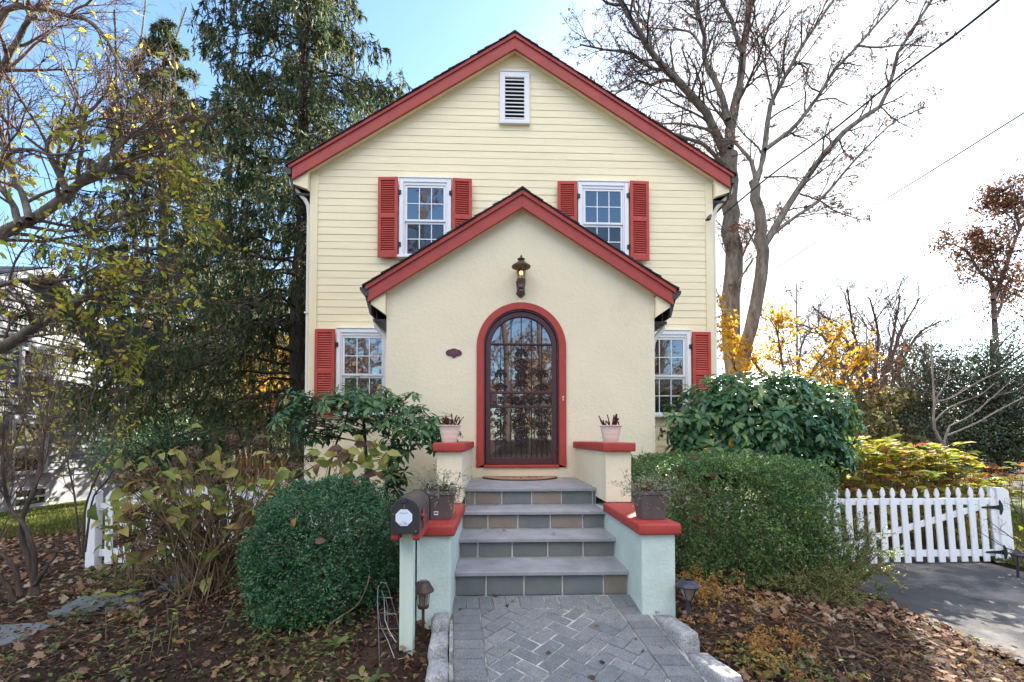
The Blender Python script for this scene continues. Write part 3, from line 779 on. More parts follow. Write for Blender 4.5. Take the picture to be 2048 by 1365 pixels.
pw = b.build('entrance_wall', M['stucco'], house)
bm = bmesh.new(); bm.from_mesh(pw.data); bmesh.ops.remove_doubles(bm, verts=bm.verts, dist=1e-4); bmesh.ops.recalc_face_normals(bm, faces=bm.faces); bm.to_mesh(pw.data); bm.free()
gable_trim(house, PC, PTOP, PSL, 2.033, 5.862, YH-.02, .250, PX0, PX1, YP)
for sg, xe in ((-1, PC-1.983), (1, PC+1.983)):
    gutters(house, xe, 3.158, sg, 5.88, YH-.03)
    xw = PX0 if sg < 0 else PX1
    xa, xb = sorted((xw+sg*.003, xe-sg*.012))
    p = [(xa, 2.95), (xb, 2.82), (xb, 3.10), (xa, 3.015)] if sg < 0 else [(xb, 2.95), (xa, 2.82), (xa, 3.10), (xb, 3.015)]
    b = MB(); b.prism(p, 'y', 5.925, 6.04); b.build('eave_return', M['trim_cream'], house, bevel=.003)
    b = MB(); b.box(xa, xb, 6.05, YH-.03, 2.76, 2.79); b.build('eave_soffit', M['gutter'], house)
    # brown plumb fascia below the gutter, seen end on
    b = MB(); b.prism([(xe, 3.042), (xe+sg*.058, 3.042), (xe-sg*.0, 2.82), (xe-sg*.02, 2.82), (xe-sg*.011, 3.042)], 'y', 5.925, YH-.03); b.build('eave_fascia', M['gutter'], house)
    pts = [(xe+sg*.02, 6.2, 2.99), (xe+sg*.0, 6.2, 2.80), (xe-sg*.02, 6.2, 2.72), (xe-sg*.12, 6.2, 2.60), (xw+sg*.05, 6.2, 2.53), (xw+sg*.035, 6.2, 2.42), (xw+sg*.035, 6.2, 1.0), (xw+sg*.035, 6.2, .05)]
    b = MB(); b.tube(pts, .034, 10); b.build('downspout', M['downspout'], house, smooth=True, angle=50)
for sg, xe in ((-1, HXC-3.658), (1, HXC+3.658)):
    b = MB(); b.prism([(xe, 5.514), (xe+sg*.058, 5.514), (xe+sg*.0, 5.285), (xe-sg*.02, 5.285), (xe-sg*.011, 5.514)], 'y', 7.485, YB); b.build('eave_fascia', M['gutter'], house)

# door surround and the door
b = MB(); ring(b, arch_pts(.592, ZS, ZD), arch_pts(.498, ZS, ZD+.038), YP-.028, YP+.10)
b.box(DXC-.498, DXC+.498, YP-.028, YP+.10, ZD, ZD+.0375)
b.build('door_surround', M['red_cap'], house, bevel=.006)
b = MB(); ring(b, arch_pts(.4975, ZS, ZD+.0385), arch_pts(.478, ZS, ZD+.0385), YP-.006, YP+.10); b.build('door_jamb', M['maroon'], house)
b = MB(); ring(b, arch_pts(.471, ZS, ZD+.045), arch_pts(.408, ZS, ZD+.045), YP+.010, YP+.046)
dzs = lambda p: p
x0, x1 = DXC-.4075, DXC+.4075
b.box(x0, x1, YP+.010, YP+.046, ZD+.045, ZD+.135)
b.box(x0, x1, YP+.008, YP+.044, 1.800, 1.832); b.box(x0, x1, YP+.008, YP+.044, 1.612, 1.644); b.box(x0, x1, YP+.012, YP+.036, 2.452, 2.472)
b.box(x0, x0+.085, YP+.008, YP+.044, 1.6445, 1.7995)
door = b.build('security_door', M['maroon'], house, bevel=.003)
door['label'] = 'arched maroon iron security door with scrollwork'
gr_ = MB()
def bar(x, z0, z1, r=.0065): gr_.tube([(x, YP+.026, z0), (x, YP+.026, z1)], r, 6)
bx = [DXC+k*.137 for k in (-2, -1, 0, 1, 2)]
for k, x in enumerate(bx):
    zt = ZS+math.sqrt(.415**2-(x-DXC)**2)
    bar(x, 2.46, zt); bar(x, 1.83, 2.455); bar(x, ZD+.13, 1.615)
for k in range(6): bar(DXC+(k-2.5)*.137, ZD+.13, 1.20 if k not in (0, 5) else 1.3, .005)
def spiral(cx, cz, r, a0, turns, sx=1, n=26, th=.0085):
    pts = []
    for t in np.linspace(0, 1, n):
        a = a0+turns*2*math.pi*t; rr_ = r*(1-.82*t)
        pts.append((cx+sx*rr_*math.cos(a), YP+.022, cz+rr_*math.sin(a)))
    gr_.tube(pts, th, 5)
def cscroll(cx, cz, h, w, up=1):
    """pair of C scrolls forming a lyre either side of a bar"""
    for s in (-1, 1):
        spiral(cx+s*w*.5, cz, w*.5, R_(180), -1.55*1, s*1)
        pts = [(cx, YP+.022, cz+up*h)]+[(cx+s*w*(1.0)*math.sin(t*math.pi*.62), YP+.022, cz+up*h*(1-t)) for t in np.linspace(.05, 1, 10)]
        gr_.tube(pts, .0085, 6)
def palm(cx, cz, s, up=1):
    for sg in (-1, 1):
        spiral(cx+sg*s*.62, cz, s*.38, R_(150), -1.4, sg)
        gr_.tube([(cx, YP+.022, cz-up*s*.5), (cx+sg*s*.18, YP+.022, cz+up*s*.2), (cx+sg*s*.62, YP+.022, cz+up*s*.38)], .0085, 6)
        spiral(cx+sg*s*.4, cz+up*s*.55, s*.24, R_(150), -1.3, sg)
        gr_.tube([(cx, YP+.022, cz+up*s*.2), (cx+sg*s*.12, YP+.022, cz+up*s*.75), (cx, YP+.022, cz+up*s*1.15)], .0085, 6)
for x, z in ((bx[2], 2.33), (bx[2], 2.03), (bx[0], 2.05), (bx[4], 2.05), (bx[2], 1.93)): palm(x, z, .085)
for x, z in ((bx[2], 2.21), (bx[0], 1.885), (bx[4], 1.885), (bx[2], 2.14)): cscroll(x, z, .06 if z > 1.9 else .055, .085)
for x, z in ((bx[2], 1.47), (bx[2], 1.12)): palm(x, z, .085)
for x, z in ((bx[0], 1.40), (bx[4], 1.40)): palm(x, z, .08, -1)
for x, z in ((bx[0], 1.56), (bx[4], 1.56)): cscroll(x, z, -.055, .085)
cscroll(bx[2], 1.29, .07, .085); cscroll(bx[2], 1.23, -.07, .085)
for x in (bx[0], bx[4]):
    cscroll(x, 1.15, .07, .08); palm(x, 1.26, .07)
for k in range(7):
    cx = x0+.14+k*.105; s = 1 if k % 2 else -1
    spiral(cx, 1.722, .050, R_(90 if s > 0 else -90), 1.6*s, 1)
    if k: gr_.tube([(cx-.105, YP+.022, 1.722-s*.05), (cx-.052, YP+.022, 1.722), (cx, YP+.022, 1.722+s*.05)], .0085, 6)
gr_.build('grille', mat('dark_maroon_iron', (.024, .010, .010), .45, .2, 12), door)
b = MB(); b.prism([(p[0], p[1]) for p in arch_pts(.408, ZS, ZD+.13)], 'y', YP+.0475, YP+.052); b.build('glass', M['pane_door'], door)
b = MB(); b.lathe([(.0, -.004), (.024, -.004), (.024, .006), (.015, .012), (.015, .03), (.022, .04), (.016, .05), (0, .052)], n=16)
b.xf(lambda p: np.array([DXC-.355+p[0], YP+.006-p[2], 1.70+p[1]])); b.box(DXC-.385, DXC-.325, YP+.003, YP+.0078, 1.655, 1.79); b.build('lock', M['bronze'], door, smooth=True)
hb = MB()
for z in (2.28, 1.5, 1.05):
    hb.tube([(DXC+.478, YP-.004, z-.045), (DXC+.478, YP-.004, z+.045)], .009, 8)
hb.build('hinge', M['maroon'], door, smooth=True)
b = MB(); b.box(DXC-.6, DXC+.6, YP+.101, YP+.12, ZD-.1, 3.1); b.build('inner_door', M['dark_gap'], house)
b = MB(); b.prism([(DXC+.549+.012*math.cos(a)*.9, 1.735+.034*math.sin(a)) for a in np.linspace(0, 2*math.pi, 20)[:-1]], 'y', YP-.04, YP-.0285)
db = b.build('doorbell', M['pot_cream'], house, bevel=.003)
b = MB(); b.lathe([(.008, 0), (.008, .004), (.0, .005)], n=12); b.xf(lambda p: np.array([DXC+.549+p[0], YP-.0405-p[2], 1.735+p[1]])); b.build('button', M['gutter'], db)

# house number plaque
pq = thing('house_number_plaque', 'small maroon scalloped house number plaque left of the arched door', 'plaque', (-.558, YP, 2.33))
prof = []
for a in np.linspace(0, 2*math.pi, 72, endpoint=False):
    c, s = math.cos(a), math.sin(a)
    x = .104*np.sign(c)*abs(c)**.75; z = .040*np.sign(s)*abs(s)**.6
    if s > 0: z += .020*math.exp(-(x/.045)**2)+.006*math.exp(-((abs(x)-.07)/.012)**2)
    else: z -= .030*math.exp(-(x/.022)**2)
    prof.append((x, z))
def plq(sc, y0, y1): return [( -.558+x*sc, 2.333+z*sc) for x, z in prof], y0, y1
p, a, c = plq(1, YP-.014, YP-.0005); b = MB(); b.prism(p, 'y', a, c); b.build('rim', M['gutter'], pq, bevel=.002)
p, a, c = plq(.84, YP-.017, YP-.0145); b = MB(); b.prism(p, 'y', a, c); b.build('face', mat('plaque_maroon', (.105, .030, .045), .5), pq)
def text(name, body, size, loc, rot, m, parent, ext=.0008, align='CENTER'):
    cu = bpy.data.curves.new(name, 'FONT'); cu.body = body; cu.size = size; cu.extrude = ext; cu.align_x = align; cu.align_y = 'CENTER'
    tmp = bpy.data.objects.new(name+'_tmp', cu); COL.objects.link(tmp)
    dg = bpy.context.evaluated_depsgraph_get(); me = bpy.data.meshes.new_from_object(tmp.evaluated_get(dg))
    bpy.data.objects.remove(tmp); bpy.data.curves.remove(cu)
    me.name = name; me.materials.clear(); me.materials.append(m)
    o = bpy.data.objects.new(name, me); link(o, parent); o.location = Vector(loc)-root_offset(parent); o.rotation_euler = rot
    return o
text('digits', '117', .062, (-.558, YP-.0175, 2.335), (math.pi/2, 0, 0), mat('plaque_digit', (.17, .085, .105), .4), pq)

# wall lantern
lx = .325
lan = thing('wall_lantern', 'bronze wall lantern with a lit bulb above the arched door', 'lantern', (lx, YP, 3.07))
ly = YP-.125
b = MB()
b.prism([(lx-.062, 3.12), (lx, 3.068), (lx+.062, 3.12), (lx+.05, 3.18), (lx+.066, 3.30), (lx-.066, 3.30), (lx-.05, 3.18)], 'y', YP-.022, YP-.0005); b.build('backplate', M['bronze'], lan, bevel=.006, seg=2)
b = MB(); b.tube([(lx, YP-.02, 3.13), (lx, YP-.06, 3.115), (lx, ly, 3.14), (lx, ly, 3.20)], [.018, .018, .022, .026], 10)
b.lathe([(.012, 3.105), (.028, 3.12), (.020, 3.15), (.040, 3.165), (.043, 3.185), (.036, 3.20), (.040, 3.225), (.052, 3.262), (.055, 3.27), (.055, 3.285), (.046, 3.288)], (lx, ly, 0), 20); b.build('arm', M['bronze'], lan, smooth=True)
b = MB(); b.lathe([(.044, 3.289), (.066, 3.435)], (lx, ly, 0), 24); lg, lnt, lb_ = new_mat('clear_lantern_glass'); lb_.inputs['Transmission Weight'].default_value = 1; lb_.inputs['Roughness'].default_value = .03; lb_.inputs['IOR'].default_value = 1.05; lb_.inputs['Base Color'].default_value = (.8, .72, .66, 1)
b.build('glass', lg, lan, smooth=True)
b = MB()
for k in range(6):
    a = 2*math.pi*(k+.5)/6; c, s = math.cos(a), math.sin(a)
    b.tube([(lx+.0455*c, ly+.0455*s, 3.286), (lx+.0675*c, ly+.0675*s, 3.44)], .0035, 5)
b.build('cage', M['bronze'], lan)
b = MB(); b.lathe([(.070, 3.436), (.122, 3.440), (.124, 3.452), (.098, 3.472), (.062, 3.500), (.036, 3.520), (.030, 3.532), (.050, 3.542), (.050, 3.550), (.026, 3.560), (.012, 3.568), (.010, 3.576), (.017, 3.584), (.010, 3.592), (.004, 3.605), (0, 3.606)], (lx, ly, 0), 28); b.build('cap', M['bronze'], lan, smooth=True)
bulb, bnt, bb = new_mat('warm_bulb'); bb.inputs['Emission Color'].default_value = (1, .62, .25, 1); bb.inputs['Emission Strength'].default_value = .55; bb.inputs['Base Color'].default_value = (.9, .8, .6, 1)
b = MB(); b.lathe([(.0, 3.335), (.016, 3.34), (.024, 3.36), (.020, 3.385), (.0, 3.40)], (lx, ly, 0), 16); b.build('bulb', bulb, lan, smooth=True)
b = MB(); b.lathe([(.02, 3.288), (.02, 3.334), (0, 3.335)], (lx, ly, 0), 14); b.build('candle_sleeve', M['pot_cream'], lan, smooth=True)

# floodlight on the house corner
fl = thing('floodlight', 'small bronze floodlight under the eave on the driveway side', 'floodlight', (3.62, 7.5, 4.95))
b = MB(); b.tube([(3.64, 7.58, 5.00), (3.63, 7.52, 4.98), (3.60, 7.47, 4.95)], .012, 8); b.build('arm', M['bronze'], fl)
b = MB(); b.lathe([(.018, .05), (.034, .02), (.044, -.05), (.04, -.052), (.02, -.03)], n=16); b.xf(lambda p: np.array([3.585+p[0]+p[2]*.6, 7.45+p[1]+p[2]*.3, 4.93+p[2]])); b.build('lamp_head', M['bronze'], fl, smooth=True)

# ------------------------------------------------------------------ mailbox
mbx = thing('mailbox', 'weathered black mailbox with an octagonal white sticker on a pale post coloured with cool sky light', 'mailbox', (-.565, 2.95, -.22))
MX, MZ0, MW, MH = -.545, .640, .168, .210
def mprof(w, h, z0, n=22):
    r = w/2; return [(MX-r, z0), (MX+r, z0)]+[(MX+r*math.cos(a), z0+h-r+r*math.sin(a)) for a in np.linspace(0, math.pi, n)]
b = MB(); b.prism(mprof(MW-.006, MH-.004, MZ0+.002), 'y', 2.772, 3.215); body = b.build('box_shell', M['mail_brown'], mbx, smooth=True, angle=50)
b = MB()
for y in (3.2155,): ring(b, [(x, z) for x, z in mprof(MW+.010, MH+.005, MZ0-.003)[1:]]+[(MX-MW/2-.005, MZ0-.003)], [(x, z) for x, z in mprof(MW-.004, MH-.002, MZ0+.002)[1:]]+[(MX-MW/2+.002, MZ0+.002)], y-.016, y)
b.build('rear_rim', M['mail_black'], mbx)
b = MB(); b.prism(mprof(MW+.004, MH+.002, MZ0-.004), 'y', 2.758, 2.7715); dr = b.build('mail_door', M['mail_black'], mbx, bevel=.003, seg=2)
b = MB(); b.obox((MX-.004, 2.752, MZ0+MH-.012), (.016, 0, 0), (0, .006, 0), (0, 0, .017)); b.build('latch', M['dark_lamp'], mbx, bevel=.005, seg=2)
b = MB()
for x, z in ((MX-.004, MZ0+.170), (MX-.004, MZ0+.158), (MX+.065, MZ0+.012), (MX-.07, MZ0+.115)):
    b.tube([(x, 2.7575, z), (x, 2.7545, z)], [.004, .003], 8)
b.build('rivet', M['wire'], mbx)
sx, sz, sr = MX-.006, MZ0+.095, .053
b = MB(); b.prism([(sx+sr*math.cos(a), sz+sr*math.sin(a)) for a in np.linspace(0, 2*math.pi, 9)[:-1]+math.pi/8], 'y', 2.7562, 2.7578); stk = b.build('sticker', M['sticker'], mbx)
b = MB(); oc = lambda r: [(sx+r*math.cos(a), sz+r*math.sin(a)) for a in np.linspace(0, 2*math.pi, 9)+math.pi/8]
ring(b, oc(sr*.999), oc(sr*.93), 2.7556, 2.7561); b.build('sticker_border', M['white'], stk)
text('lettering', 'Protected', .011, (sx, 2.7559, sz+.027), (math.pi/2, 0, 0), M['ink'], stk, .0002)
text('lettering', 'CALL', .010, (sx, 2.7559, sz-.026), (math.pi/2, 0, 0), M['ink'], stk, .0002)
text('lettering', '561-4861', .015, (sx, 2.7559, sz-.038), (math.pi/2, 0, 0), M['ink'], stk, .0003)
b = MB(); b.obox((MX+MW/2+.006, 2.90, MZ0+.088), (.003, 0, 0), (0, .030, 0), (0, 0, .035)); b.obox((MX+MW/2+.006, 2.925, MZ0+.055), (.003, 0, 0), (0, .010, 0), (0, 0, .05)); b.tube([(MX+MW/2-.002, 2.86, MZ0+.09), (MX+MW/2+.018, 2.86, MZ0+.09)], .012, 12); b.build('flag', M['flag_red'], mbx, bevel=.0015)
b = MB()
for x in (MX-.065, MX+.062):
    b.prism([(2.775, MZ0-.0045), (3.21, MZ0-.0045), (3.21, MZ0-.05), (2.79, MZ0-.05), (2.775, MZ0-.035)], 'x', x-.019, x+.019)
b.build('mount_board', M['red_cap'], mbx, bevel=.003)
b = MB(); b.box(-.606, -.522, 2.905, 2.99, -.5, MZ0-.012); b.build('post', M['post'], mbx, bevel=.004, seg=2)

# ------------------------------------------------------------------ pots
def round_pot(x, y, z, label, seed):
    t = thing('cream_pot', label, 'flower pot', (x, y, z), 'cream pots on the upper pier caps')
    PSZ = 1.13; b = MB()
    b.lathe([(0, 0), (.062, 0), (.066, .01), (.072, .04), (.074, .041), (.074, .046), (.079, .075), (.081, .076), (.081, .081), (.087, .12), (.089, .121), (.089, .126), (.092, .142), (.104, .144), (.105, .150), (.098, .152), (.088, .150), (.084, .13), (0, .128)], n=32)
    b.xf(lambda p: p*PSZ).build('pot', M['pot_cream'], t, smooth=True, local=True, angle=35)
    b = MB(); b.lathe([(0, .1285), (.083, .131)], n=20); b.xf(lambda p: p*PSZ).build('soil', M['soil'], t, local=True)
    rr = random.Random(seed); b = MB()
    for k in range(15):
        a = rr.uniform(0, 6.28); r0 = rr.uniform(0, .055); ln = rr.uniform(.05, .125); tl = rr.uniform(.15, .85)
        p0 = np.array([r0*math.cos(a), r0*math.sin(a), .128]); d = nrm(np.array([math.cos(a)*tl, math.sin(a)*tl*.6, 1]))
        p1 = p0+d*ln*.5+np.array([rr.gauss(0, .006), rr.gauss(0, .006), 0]); p2 = p0+d*ln
        b.tube([p0, p1, p2], [.006, .005, .0045], 6)
        if rr.random() < .7:
            d2 = nrm(d+np.array([rr.gauss(0, .6), rr.gauss(0, .5), .2])); b.tube([p1, p1+d2*ln*.4], [.0045, .0035], 5)
    b.xf(lambda p: np.array([p[0]*1.25, p[1]*1.25, .14+(p[2]-.128)*1.3])).build('pruned_stem', M['stem_red'], t, smooth=True, local=True)
    return t
pL = at(899, 886, 4.55); pR = at(1221.5, 886, 4.55)
round_pot(pL[0], 4.55, 1.168, 'cream ribbed pot of pruned red stems on the pier beside the sparse rhododendron', 1)
round_pot(pR[0], 4.55, 1.168, 'cream ribbed pot of pruned red stems on the pier to the right of the door', 2)

def square_planter(x, y, z, label, seed, sticker=False, rz=0):
    t = thing('grey_planter', label, 'planter', (x, y, z), 'grey square planters on the lower pier caps', rz)
    b = MB(); b.lathe([(.118, 0), (.152, .185), (.162, .186), (.162, .215), (.150, .216), (.142, .19)], n=4, sq=True); b.lathe([(0, .185), (.142, .190)], n=4, sq=True, mi=1)
    b.build('pot', [M['pot_grey'], M['soil']], t, bevel=.003, local=True)
    if sticker:
        b = MB(); b.box(-.035, -.004, -.0915, -.0900, .04, .068); s = b.xf(lambda p: p+np.array([0, -.0022*0-.0015, 0])).build('label', M['label_white'], t, local=True)
        b = MB(); b.box(-.031, -.008, -.0945, -.0932, .050, .061); b.build('print', M['ink'], s, local=True)
    rg = np.random.default_rng(seed); T = Tubes(); B = []; D = []
    for k in range(125):
        a = rg.uniform(0, 6.28); r0 = rg.uniform(.0, .11)
        p = np.array([r0*math.cos(a), r0*math.sin(a), .20]); d = nrm(np.array([math.cos(a)*rg.uniform(.3, 1.2), math.sin(a)*rg.uniform(.3, 1.1), rg.uniform(.1, 1.0)]))
        L = rg.uniform(.09, .24); pts = [p]
        for q in range(7):
            d = nrm(d+rg.normal(0, .28, 3)+np.array([0, 0, -.16])); p = p+d*L/6; pts.append(p)
        pts = np.array(pts); T.add(pts, np.linspace(.0016, .0008, 8), 3)
        m_ = rg.integers(6, 16); ii = rg.integers(2, 8, m_); B.append(pts[ii]); D.append(nrm(rg.normal(size=(m_, 3))+np.array([0, 0, .2])))
    T.build('trailing_stem', M['stem_dry'], t).data.transform(Matrix.Translation(root_offset(t)))
    B = np.concatenate(B); D = np.concatenate(D)
    o = leaves('trailing_leaves', M['silver'], B, D, rdir(len(B), rg), rg.uniform(.010, .022, len(B)), .5, parent=t); o.data.transform(Matrix.Translation(root_offset(t)))
    n = 55; B = np.stack([rg.uniform(-.09, .09, n), rg.uniform(-.09, .09, n), rg.uniform(.20, .255, n)], -1)
    o = leaves('dead_leaves', M['litter'], B, rdir(n, rg)*np.array([1, 1, .5]), rdir(n, rg)+np.array([0, 0, 1]), rg.uniform(.03, .06, n), .6, .3, .4, parent=t, detail=2); o.data.transform(Matrix.Translation(root_offset(t)))
    return t
qR = at(1302, 1040, 3.42); qL = at(880, 1040, 3.42)
square_planter(1.178, 3.46, .600, 'grey square planter with trailing stems on the right lower pier cap', 5, rz=R_(0))
square_planter(-.425, 3.50, .600, 'grey square planter with silvery trailing stems behind the mailbox', 6, True, rz=R_(0))

# ------------------------------------------------------------------ solar path lights
def solar(x, y, label, kind, h=.33):
    z = float(gz(x, y)); t = thing('solar_light', label, 'path light', (x, y, z), 'solar path lights')
    m = M['brown_metal'] if kind == 'square' else M['dark_lamp']
    b = MB()
    if kind == 'square':
        b.tube([(0, 0, -.05), (0, 0, h*.46)], .010, 8); b.build('stake', m, t, local=True)
        b = MB(); b.lathe([(.012, h*.46), (.034, h*.48), (.038, h*.50), (.038, h*.53), (.03, h*.535)], n=16); b.build('collar', m, t, local=True, smooth=True)
        b = MB(); b.lathe([(.030, h*.536), (.036, h*.78)], n=16); b.build('lens', M['lamp_glass'], t, local=True, smooth=True)
        b = MB()
        for k in range(4):
            a = k*math.pi/2+.4; b.tube([(.037*math.cos(a), .037*math.sin(a), h*.53), (.043*math.cos(a), .043*math.sin(a), h*.79)], .003, 5)
        b.build('cage', m, t, local=True)
        b = MB(); b.lathe([(.045, h*.775), (.071, h*.785), (.071, h*.81), (.040, h*.955), (.03, h*.97), (0, h*.972)], n=24); b.build('cap', m, t, local=True, smooth=True, angle=30)
        b = MB(); b.box(-.021, .021, -.021, .021, h*.9722, h*.980); b.build('solar_panel', M['pane_sky'], t, local=True)
    else:
        b.tube([(0, 0, -.05), (0, 0, h*.55)], .0125, 10); b.build('stake', m, t, local=True, smooth=True)
        b = MB(); b.lathe([(.013, h*.55), (.024, h*.56), (.026, h*.58), (.02, h*.585)], n=16); b.build('collar', m, t, local=True, smooth=True)
        b = MB(); b.lathe([(.024, h*.586), (.036, h*.68), (.053, h*.835)], n=20); b.build('lens', M['lamp_glass'], t, local=True, smooth=True)
        b = MB()
        for k in range(4):
            a = k*math.pi/2+.7; b.tube([(.027*math.cos(a), .027*math.sin(a), h*.585), (.039*math.cos(a), .039*math.sin(a), h*.68), (.056*math.cos(a), .056*math.sin(a), h*.84)], .0045, 5)
        b.build('cage', m, t, local=True)
        b = MB(); b.lathe([(.05, h*.83), (.074, h*.845), (.078, h*.875), (.07, h*.92), (.05, h*.965), (.034, h*.985), (0, h*.99)], n=28); b.build('cap', m, t, local=True, smooth=True)
        b = MB(); b.box(-.022, .022, -.022, .022, h*.9905, h*.996); b.build('solar_panel', M['pane_sky'], t, local=True)
    return t
p = at(846, 1290, 3.08); solar(p[0], 3.08, 'brown solar path light with a square panel between mailbox post and granite edging', 'square', .36)
p = at(1377, 1270, 3.16); solar(p[0], 3.16, 'dark round-capped solar path light at the foot of the right pier', 'round', .335)
p = at(2036, 1150, 5.15); solar(p[0], 5.15, 'solar path light on the lawn next to the gate post', 'round', .30)

# ------------------------------------------------------------------ wire plant support
wc = thing('plant_support', 'bent wire plant support standing left of the mailbox post', 'plant support', (-.85, 2.9, -.2))
T = MB()
def wpath(pxs, Y, r=.0023): T.tube([at(x, y, Y+dy) for x, y, dy in pxs], r, 5)
wpath([(759, 1335, 0), (757, 1260, 0), (755, 1200, .02), (756, 1175, .04), (763, 1165, .06), (772, 1168, .1), (779, 1185, .14), (790, 1225, .2), (800, 1262, .25)], 2.75)
wpath([(789, 1317, 0), (775, 1280, .05), (762, 1255, .05), (757, 1225, 0)], 2.75)
wpath([(792, 1285, .1), (778, 1262, .15), (770, 1240, .2), (768, 1195, .25), (763, 1180, .25)], 2.75)
wpath([(776, 1250, .3), (775, 1215, .3), (771, 1195, .3)], 2.75)
wpath([(755, 1194, 0), (770, 1196, .2), (785, 1196, .2)], 2.75, .0017)
wpath([(760, 1226, 0), (775, 1228, .2), (795, 1229, .2)], 2.75, .0017)
wpath([(758, 1257, 0), (775, 1259, .2), (797, 1257, .3)], 2.75, .0017)
T.build('wire', M['wire'], wc, smooth=True)

# ------------------------------------------------------------------ stepping slabs
for (cx, cy, w, d, a, lab) in ((-3.42, 4.16, .60, .42, 12, 'grey stepping slab with a dry leaf, middle of the three'), (-2.95, 4.72, .62, .42, 18, 'grey stepping slab under the hydrangea stems'), (-3.75, 3.55, .62, .40, 10, 'grey stepping slab nearest the bare twiggy shrub')):
    z = float(gz(cx, cy)); b = MB(); ca, sa = math.cos(R_(a)), math.sin(R_(a))
    b.obox((cx, cy, z+.005), (w/2*ca, w/2*sa, 0), (-d/2*sa, d/2*ca, 0), (0, 0, .022))
    tag(b.build('stepping_slab', M['slab'], None, bevel=.006), lab, 'stepping slab', 'stepping slabs through the flower bed')

# ------------------------------------------------------------------ picket gate and fences
def picket_poly(w, h, top='gothic'):
    r = w/2
    if top == 'gothic':
        return [(-r, 0), (r, 0), (r, h-.165), (r*.92, h-.150), (r*.45, h-.128), (r*.42, h-.118), (r*.75, h-.098), (r*.80, h-.075), (r*.62, h-.040), (r*.25, h-.008), (0, h), (-r*.25, h-.008), (-r*.62, h-.040), (-r*.80, h-.075), (-r*.75, h-.098), (-r*.42, h-.118), (-r*.45, h-.128), (-r*.92, h-.150), (-r, h-.165)]
    return [(-r, 0), (r, 0), (r, h-.05), (0, h), (-r, h-.05)]
gate = thing('picket_gate', 'sagging white picket gate across the driveway with black strap hinges', 'gate', (6.5, 5.75, -.42))
shear = lambda p: np.array([p[0]-.075*(p[2]-.55)*(.35+.65*(p[0]-4.2)/2.3), p[1], p[2]])
GY = 5.75
for k in range(16):
    x = 4.24+k*.1485; 
    rr = random.Random(k); x += rr.uniform(-.006, .006); zb = -.395+rr.uniform(-.012, .012); h = .955+rr.uniform(-.012, .012)
    b = MB(); tl = rr.uniform(-.014, .014)
    b.prism([(x+px+tl*pz, zb+pz) for px, pz in picket_poly(.082, h)], 'y', GY-.019, GY); b.xf(shear).build('picket', M['fence_white'], gate, bevel=.003)
for z in (.385, -.285):
    b = MB(); b.box(4.1, 6.5, GY+.0005, GY+.036, z-.042, z+.042); b.xf(shear).build('rail', M['fence_white'], gate, bevel=.003)
b = MB(); b.obox((5.35, GY+.018, .05), (1.05, 0, .285), (0, .016, 0), (-.010, 0, .036)); b.xf(shear).build('brace', M['fence_white'], gate, bevel=.003)
for z in (.31, -.27):
    b = MB(); b.prism([(6.29, z), (6.31, z+.012), (6.50, z+.022), (6.50, z-.022), (6.31, z-.012)], 'y', GY-.0245, GY-.0195)
    b.prism([(6.51, z+.075), (6.525, z+.10), (6.54, z+.075), (6.56, z+.03), (6.56, z-.03), (6.54, z-.075), (6.525, z-.10), (6.51, z-.075)], 'y', GY-.046, GY-.041); b.tube([(6.51, GY-.032, z-.03), (6.51, GY-.032, z+.03)], .011, 8)
    b.xf(shear).build('strap_hinge', M['black_iron'], gate)
gp = thing('gate_post', 'square white gate post carrying the black strap hinges', 'post', (6.56, 5.79, -.45))
b = MB(); b.prism([(6.505, -.62), (6.665, -.62), (6.665, .53), (6.60, .565), (6.505, .57)], 'y', GY-.040, GY+.09); b.xf(lambda p: np.array([p[0]-.075*(p[2]-.55), p[1], p[2]])).build('shaft', M['fence_white'], gp, bevel=.004)
lf = thing('picket_fence', 'low white picket fence behind the dried hydrangea', 'fence', (-3.5, 5.75, -.3))
def fzz(x): return float(gz(x, 5.75))
for k in range(19):
    x = -4.70+k*.16; z0 = fzz(x)+.03; b = MB()
    b.prism([(x+px, z0+pz) for px, pz in picket_poly(.088, .86, 'point')], 'y', 5.72, 5.739); b.build('picket', M['fence_white'], lf, bevel=.003)
for dz in (.12, .68):
    b = MB(); za, zb = fzz(-4.8)+dz, fzz(-1.75)+dz
    b.prism([(-4.83, za), (-1.7, zb), (-1.7, zb+.085), (-4.83, za+.085)], 'y', 5.7395, 5.775); b.build('rail', M['fence_white'], lf, bevel=.003)
b = MB(); b.box(-4.945, -4.835, 5.69, 5.80, -.6, .545); b.prism([(-4.95, .546), (-4.83, .546), (-4.86, .58), (-4.92, .58)], 'y', 5.685, 5.805); b.build('post', M['fence_white'], lf, bevel=.004)

# ------------------------------------------------------------------ neighbour's house
nh = thing('neighbour_house', 'pale grey clapboard house behind the trees with a dark slate roof', 'house', (-14.2, 13.5, -.85))
NX = -13.6; NZ0 = -.95; NY0, NY1, NYP = 9.6, 17.1, 13.9; NPK = 6.25; NE = 4.05
ns = MB()
z = .05
while z < NPK-.15:
    zt = z+.21
    ya = NY0 if z < NE else NY0+(z-NE)/(NPK-NE)*(NYP-NY0); yb = NY1 if z < NE else NY1-(z-NE)/(NPK-NE)*(NY1-NYP)
    yc = NY0 if zt < NE else NY0+(zt-NE)/(NPK-NE)*(NYP-NY0); yd = NY1 if zt < NE else NY1-(zt-NE)/(NPK-NE)*(NY1-NYP)
    if yb-ya < .1: break
    ns.add([(NX+.055, ya, z), (NX+.055, yb, z), (NX+.006, max(yd, yc), zt), (NX+.006, yc, zt), (NX, ya, z), (NX, yb, z)], [(0, 1, 2, 3), (0, 4, 5, 1)]); z = zt
ns.build('siding', M['nb_siding'], nh)
